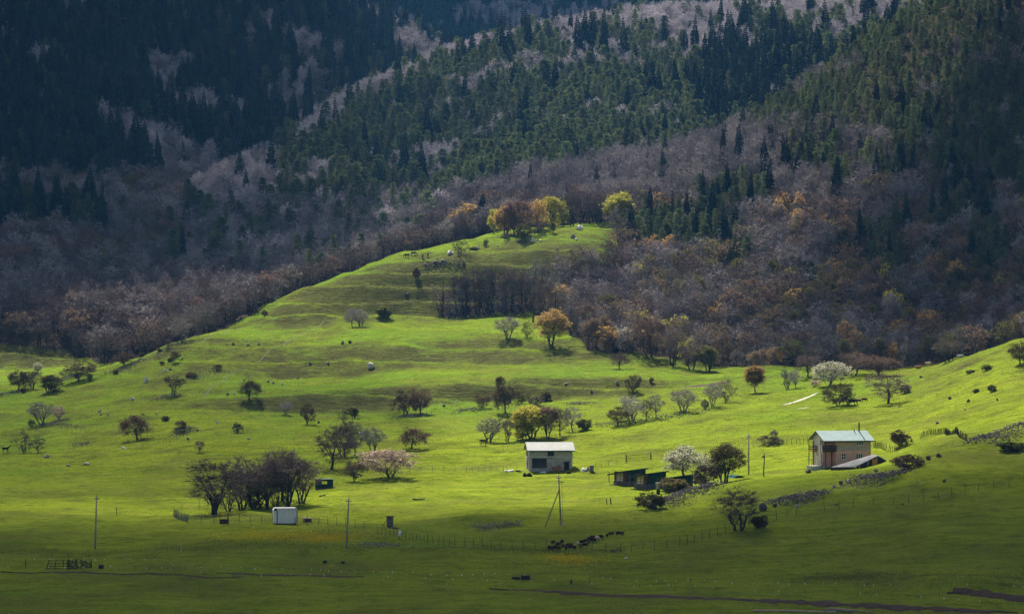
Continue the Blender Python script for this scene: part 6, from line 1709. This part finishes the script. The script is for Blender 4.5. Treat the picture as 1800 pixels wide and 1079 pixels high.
def beast(kind, pose, mats, patch=False):
    """x forward; pose: graze, stand, lie"""
    mb = MB(); z0 = {'sheep': .52, 'cow': .86, 'horse': 1.02}[kind]
    if pose == 'lie': z0 *= .42
    if kind == 'sheep':
        body = [(-.56, z0+.02, .10, .12), (-.5, z0+.05, .22, .24), (-.3, z0+.08, .28, .30), (0, z0+.07, .29, .31), (.3, z0+.08, .27, .30), (.48, z0+.08, .20, .23), (.56, z0+.08, .13, .15)]
        neck = [((.52, 0, z0+.08), (1, 0, -.3), .13, .15), ((.68, 0, z0-.06), (.7, 0, -1), .10, .12), ((.76, 0, z0-.22), (.5, 0, -1), .08, .10), ((.83, 0, z0-.36), (.5, 0, -1), .045, .06)] if pose == 'graze' else \
               [((.52, 0, z0+.12), (1, 0, .5), .13, .15), ((.64, 0, z0+.28), (.6, 0, .8), .10, .12), ((.74, 0, z0+.36), (1, 0, -.2), .08, .10), ((.90, 0, z0+.28), (1, 0, -.4), .045, .06)]
        L_, w_, r0, r1, top = (.33, -.34), .13, .07, .035, .5
    elif kind == 'cow':
        body = [(-.98, z0+.16, .10, .16), (-.9, z0+.18, .24, .32), (-.6, z0+.14, .31, .40), (-.1, z0+.10, .35, .45), (.4, z0+.13, .32, .43), (.72, z0+.18, .24, .36), (.85, z0+.2, .17, .26)]
        neck = [((.8, 0, z0+.22), (1, 0, -.2), .16, .25), ((1.08, 0, z0+.02), (.8, 0, -.8), .12, .18), ((1.24, 0, z0-.22), (.5, 0, -1), .11, .13), ((1.36, 0, z0-.5), (.35, 0, -1), .10, .11), ((1.42, 0, z0-.66), (.3, 0, -1), .08, .08)] if pose == 'graze' else \
               [((.8, 0, z0+.24), (1, 0, .3), .16, .25), ((1.08, 0, z0+.36), (.9, 0, .4), .12, .18), ((1.26, 0, z0+.42), (1, 0, -.3), .11, .13), ((1.5, 0, z0+.28), (1, 0, -.5), .10, .11), ((1.64, 0, z0+.18), (1, 0, -.5), .08, .08)]
        L_, w_, r0, r1, top = (.6, -.72), .2, .13, .055, .82
    else:
        body = [(-.85, z0+.2, .10, .16), (-.78, z0+.2, .22, .28), (-.5, z0+.17, .27, .33), (-.1, z0+.13, .27, .32), (.35, z0+.14, .26, .35), (.62, z0+.2, .20, .31), (.74, z0+.24, .14, .24)]
        neck = [((.68, 0, z0+.26), (1, 0, -.1), .13, .23), ((.98, 0, z0+.06), (.8, 0, -.7), .09, .17), ((1.22, 0, z0-.26), (.6, 0, -1), .075, .13), ((1.32, 0, z0-.46), (.3, 0, -1), .085, .12), ((1.38, 0, z0-.72), (.2, 0, -1), .06, .08), ((1.39, 0, z0-.88), (.2, 0, -1), .055, .06)] if pose == 'graze' else \
               [((.68, 0, z0+.28), (1, 0, .5), .13, .23), ((.95, 0, z0+.55), (.7, 0, .8), .09, .17), ((1.14, 0, z0+.82), (.6, 0, .7), .075, .12), ((1.28, 0, z0+.86), (1, 0, -.5), .085, .12), ((1.48, 0, z0+.7), (1, 0, -.7), .06, .08), ((1.6, 0, z0+.6), (1, 0, -.7), .055, .06)]
        L_, w_, r0, r1, top = (.5, -.6), .16, .10, .045, 1.0
    loft(mb, [((x, 0, z), (1, 0, 0), a, b) for x, z, a, b in body] + neck)
    if pose != 'lie':
        for y in (-w_, w_):
            leg(mb, L_[0], y, top, r0, r1, False, len(mats) - 1 if kind == 'sheep' else 0, .08 if y > 0 else -.05)
            leg(mb, L_[1], y, top, r0*1.15, r1, True, len(mats) - 1 if kind == 'sheep' else 0, -.05 if y > 0 else .07)
    else:
        for y in (-w_, w_): mb.tube([Vector((L_[0], y, .2)), Vector((L_[0]+.25, y*1.4, .1)), Vector((L_[0]-.1, y*1.5, .06))], [r0, r1*1.2, r1], 6); mb.tube([Vector((L_[1]+.1, y*1.2, .2)), Vector((L_[1]+.45, y*1.6, .12)), Vector((L_[1]+.2, y*1.7, .06))], [r0, r1*1.2, r1], 6)
    tz = body[0][1]
    if kind == 'horse': mb.tube([Vector((-.84, 0, tz+.1)), Vector((-.95, 0, tz-.1)), Vector((-.95, 0, tz-.6))], [.05, .08, .03], 6, len(mats)-1)
    elif kind == 'cow': mb.tube([Vector((-.97, 0, tz+.1)), Vector((-1.04, 0, tz-.2)), Vector((-1.03, 0, tz-.55))], [.03, .025, .045], 5)
    else: mb.tube([Vector((-.55, 0, tz)), Vector((-.62, 0, tz-.14))], [.07, .05], 5)
    hc = Vector(neck[-2][0]) if kind != 'horse' else Vector(neck[3][0]); back = (Vector(neck[-3][0]) - Vector(neck[-1][0])).normalized()
    for y in (-1, 1):
        b = hc + back * (.08 if kind != 'horse' else .05) + Vector((0, y * .07, 0)); e = .13 if kind != 'horse' else .12
        out = Vector((0, y, .15)) if kind != 'horse' else (back + Vector((0, y * .4, .3))).normalized()
        mb.tri(b - back * .03, b + back * .06, b + out * e); mb.tri(b + back * .06, b - back * .03, b + out * e + Vector((.005, 0, .005)))
        if kind == 'cow': mb.tube([b + back * .07, b + back * .14 + Vector((0, y * .12, .04)), b + back * .22 + Vector((0, y * .14, .1))], [.03, .022, .008], 5, len(mats)-1)
    if patch:
        for i, f in enumerate(mb.f):
            c = sum((Vector(mb.v[j]) for j in f), Vector()) / len(f)
            if math.sin(c.x * 3.1 + patch) + .6 * math.sin(c.z * 6 + c.y * 4 + patch) > .35: mb.m[i] = 1
    return mb.mesh(kind, mats, True)
fleece_d = mat('fleece_dark_brown', (.030, .016, .012), var=.4, scale=5, bump=.05); fleece_b = mat('fleece_brown', (.090, .038, .022), var=.35, scale=5, bump=.05)
fleece_w = mat('fleece_cream', (.48, .36, .26), var=.2, scale=5, bump=.05); skin_d = mat('dark_skin', (.018, .013, .011), var=.2)
coat_bl = mat('coat_black', (.012, .011, .011), rough=.6, var=.3); coat_br = mat('coat_bay', (.085, .040, .022), rough=.6, var=.3); coat_tan = mat('coat_tan', (.40, .20, .09), rough=.7, var=.25); coat_wh = mat('coat_white', (.60, .56, .50), rough=.7, var=.15); horn = mat('horn', (.35, .32, .25), var=.2)
BM = {}
def beast_mesh(kind, pose, key, mats, patch=False):
    k = (kind, pose, key)
    if k not in BM: BM[k] = beast(kind, pose, mats, patch)
    return BM[k]
def put(kind, me, px, py, heading, lab, cat, group, k=1.0):
    p = place(px, py); o = bpy.data.objects.new(kind, me); o.location = p; o.rotation_euler = (0, 0, heading); o.scale = (k, k, k); tag(o, lab, cat, group); COL.objects.link(o)
COATS = {'dark': ([fleece_d, skin_d], 'dark brown sheep'), 'brown': ([fleece_b, skin_d], 'brown sheep'), 'cream': ([fleece_w, skin_d], 'cream sheep')}
SH = [('dark',965,966,.3),('dark',970,967,2.9),('dark',977,966,.2),('dark',982,967,1.4),('dark',972,957,1.9),('dark',981,960,.2),('dark',988,956,.1),('brown',991,964,.4),('dark',995,967,1.2),('dark',998,962,.3),('brown',1004,962,2.9),('dark',1004,965,.1),('dark',1010,966,.3),
      ('cream',1016,959,2.7),('dark',1022,956,.2),('brown',1021,963,.1),('dark',1028,961,.3),('dark',1030,954,2.9),('brown',1034,956,.2),('dark',1036,951,.3),('brown',1041,948,.1),('dark',1044,953,2.8),('cream',1050,950,.2),('dark',1056,947,.4),('dark',1067,944,.3),('brown',1074,942,1.2),('dark',1087,941,.2),('brown',1094,941,.1)]
for i, (c, px, py, hd) in enumerate(SH):
    mats, look = COATS[c]; pose = 'stand' if i in (4, 25) else 'graze'
    pos = ('%s, number %d from the left in the flock' % (look + (' with raised head' if pose == 'stand' else ' grazing'), i + 1))
    ORD = ['first','second','third','fourth','fifth','sixth','seventh','eighth','ninth','tenth','eleventh','twelfth','thirteenth','fourteenth','fifteenth','sixteenth','seventeenth','eighteenth','nineteenth','twentieth','twenty-first','twenty-second','twenty-third','twenty-fourth','twenty-fifth','twenty-sixth','twenty-seventh','twenty-eighth']
    pos = '%s%s, %s from the left in the flock' % (look, ' with raised head' if pose == 'stand' else ' grazing', ORD[i])
    put('sheep', beast_mesh('sheep', pose, c, mats), px, py, hd + (1.1 if i % 3 == 0 else (-.9 if i % 3 == 1 else .3)), pos, 'sheep', 'flock of sheep by the wire fence', random.uniform(.74, .88))
HB = ([coat_bl, coat_bl], 'black'); HR = ([coat_br, coat_bl], 'bay')
for px, py, hd, c, pose, lab in [(850,783,.1,HR,'stand','dark bay horse standing left above the grey block house'),(10,796,.1,HB,'stand','black horse walking in at the left edge of the meadow'),
     (715,453,2.8,HB,'graze','leftmost black horse grazing on the crest pasture'),(727,450,.2,HB,'graze','second black horse from the left on the crest pasture'),(743,455,1.5,HB,'stand','black horse seen end-on, left of the pair on the crest'),(752,453,1.6,HB,'stand','black horse seen end-on, right of the pair on the crest'),
     (890,424,.1,HB,'graze','black horse grazing alone below the orange crest trees'),(924,418,3.0,HB,'graze','black horse grazing under the small olive tree on the crest'),(943,414,.1,HB,'stand','black horse right of the small olive tree on the crest'),
     (1049,393,1.5,HB,'graze','left one of two dark horses at the far right of the crest'),(1058,392,.2,HB,'graze','right one of two dark horses at the far right of the crest')]:
    put('horse', beast_mesh('horse', pose, c[1], c[0]), px, py, hd, lab, 'horse', 'horses grazing on the hill and meadow')
for px, py, hd, mats, key, pose, pt, lab in [(1632,645,.1,[coat_tan, coat_wh, horn],'tanw','graze',2.0,'brown and white cow standing on the right slope'),(1614,648,.3,[coat_tan, horn],'tan','lie',False,'tan cow lying left of the standing brown cow'),
     (1670,634,2.6,[coat_bl, horn],'bl','stand',False,'black cow beside the dark tree on the right slope'),(1688,629,.3,[coat_wh, horn],'wh','lie',False,'white cow lying on the right slope crest'),(1700,626,.2,[coat_bl, horn],'bl2','lie',False,'black cow lying on the right slope crest'),
     (1708,623,.4,[coat_tan, horn],'tan2','lie',False,'tan cow lying highest on the right slope'),(1716,620,1.4,[coat_bl, horn],'bl','stand',False,'black cow standing highest on the right slope'),
     (1509,708,2.9,[coat_br, horn],'br','graze',False,'small brown calf left of its twin under the olive tree'),(1519,706,.2,[coat_br, horn],'br','graze',False,'small brown calf right of its twin under the olive tree'),(1498,711,.2,[coat_bl, horn],'bl','graze',False,'dark cow in the shade of the olive tree at right'),
     (921,771,.5,[coat_br, coat_wh, horn],'brw','graze',.6,'white-faced brown cow behind the yellow willow')]:
    put('cow', beast_mesh('cow', pose, key, mats, pt), px, py, hd, lab, 'cow', 'cattle on the slopes', .7 if 'calf' in lab else 1.0)
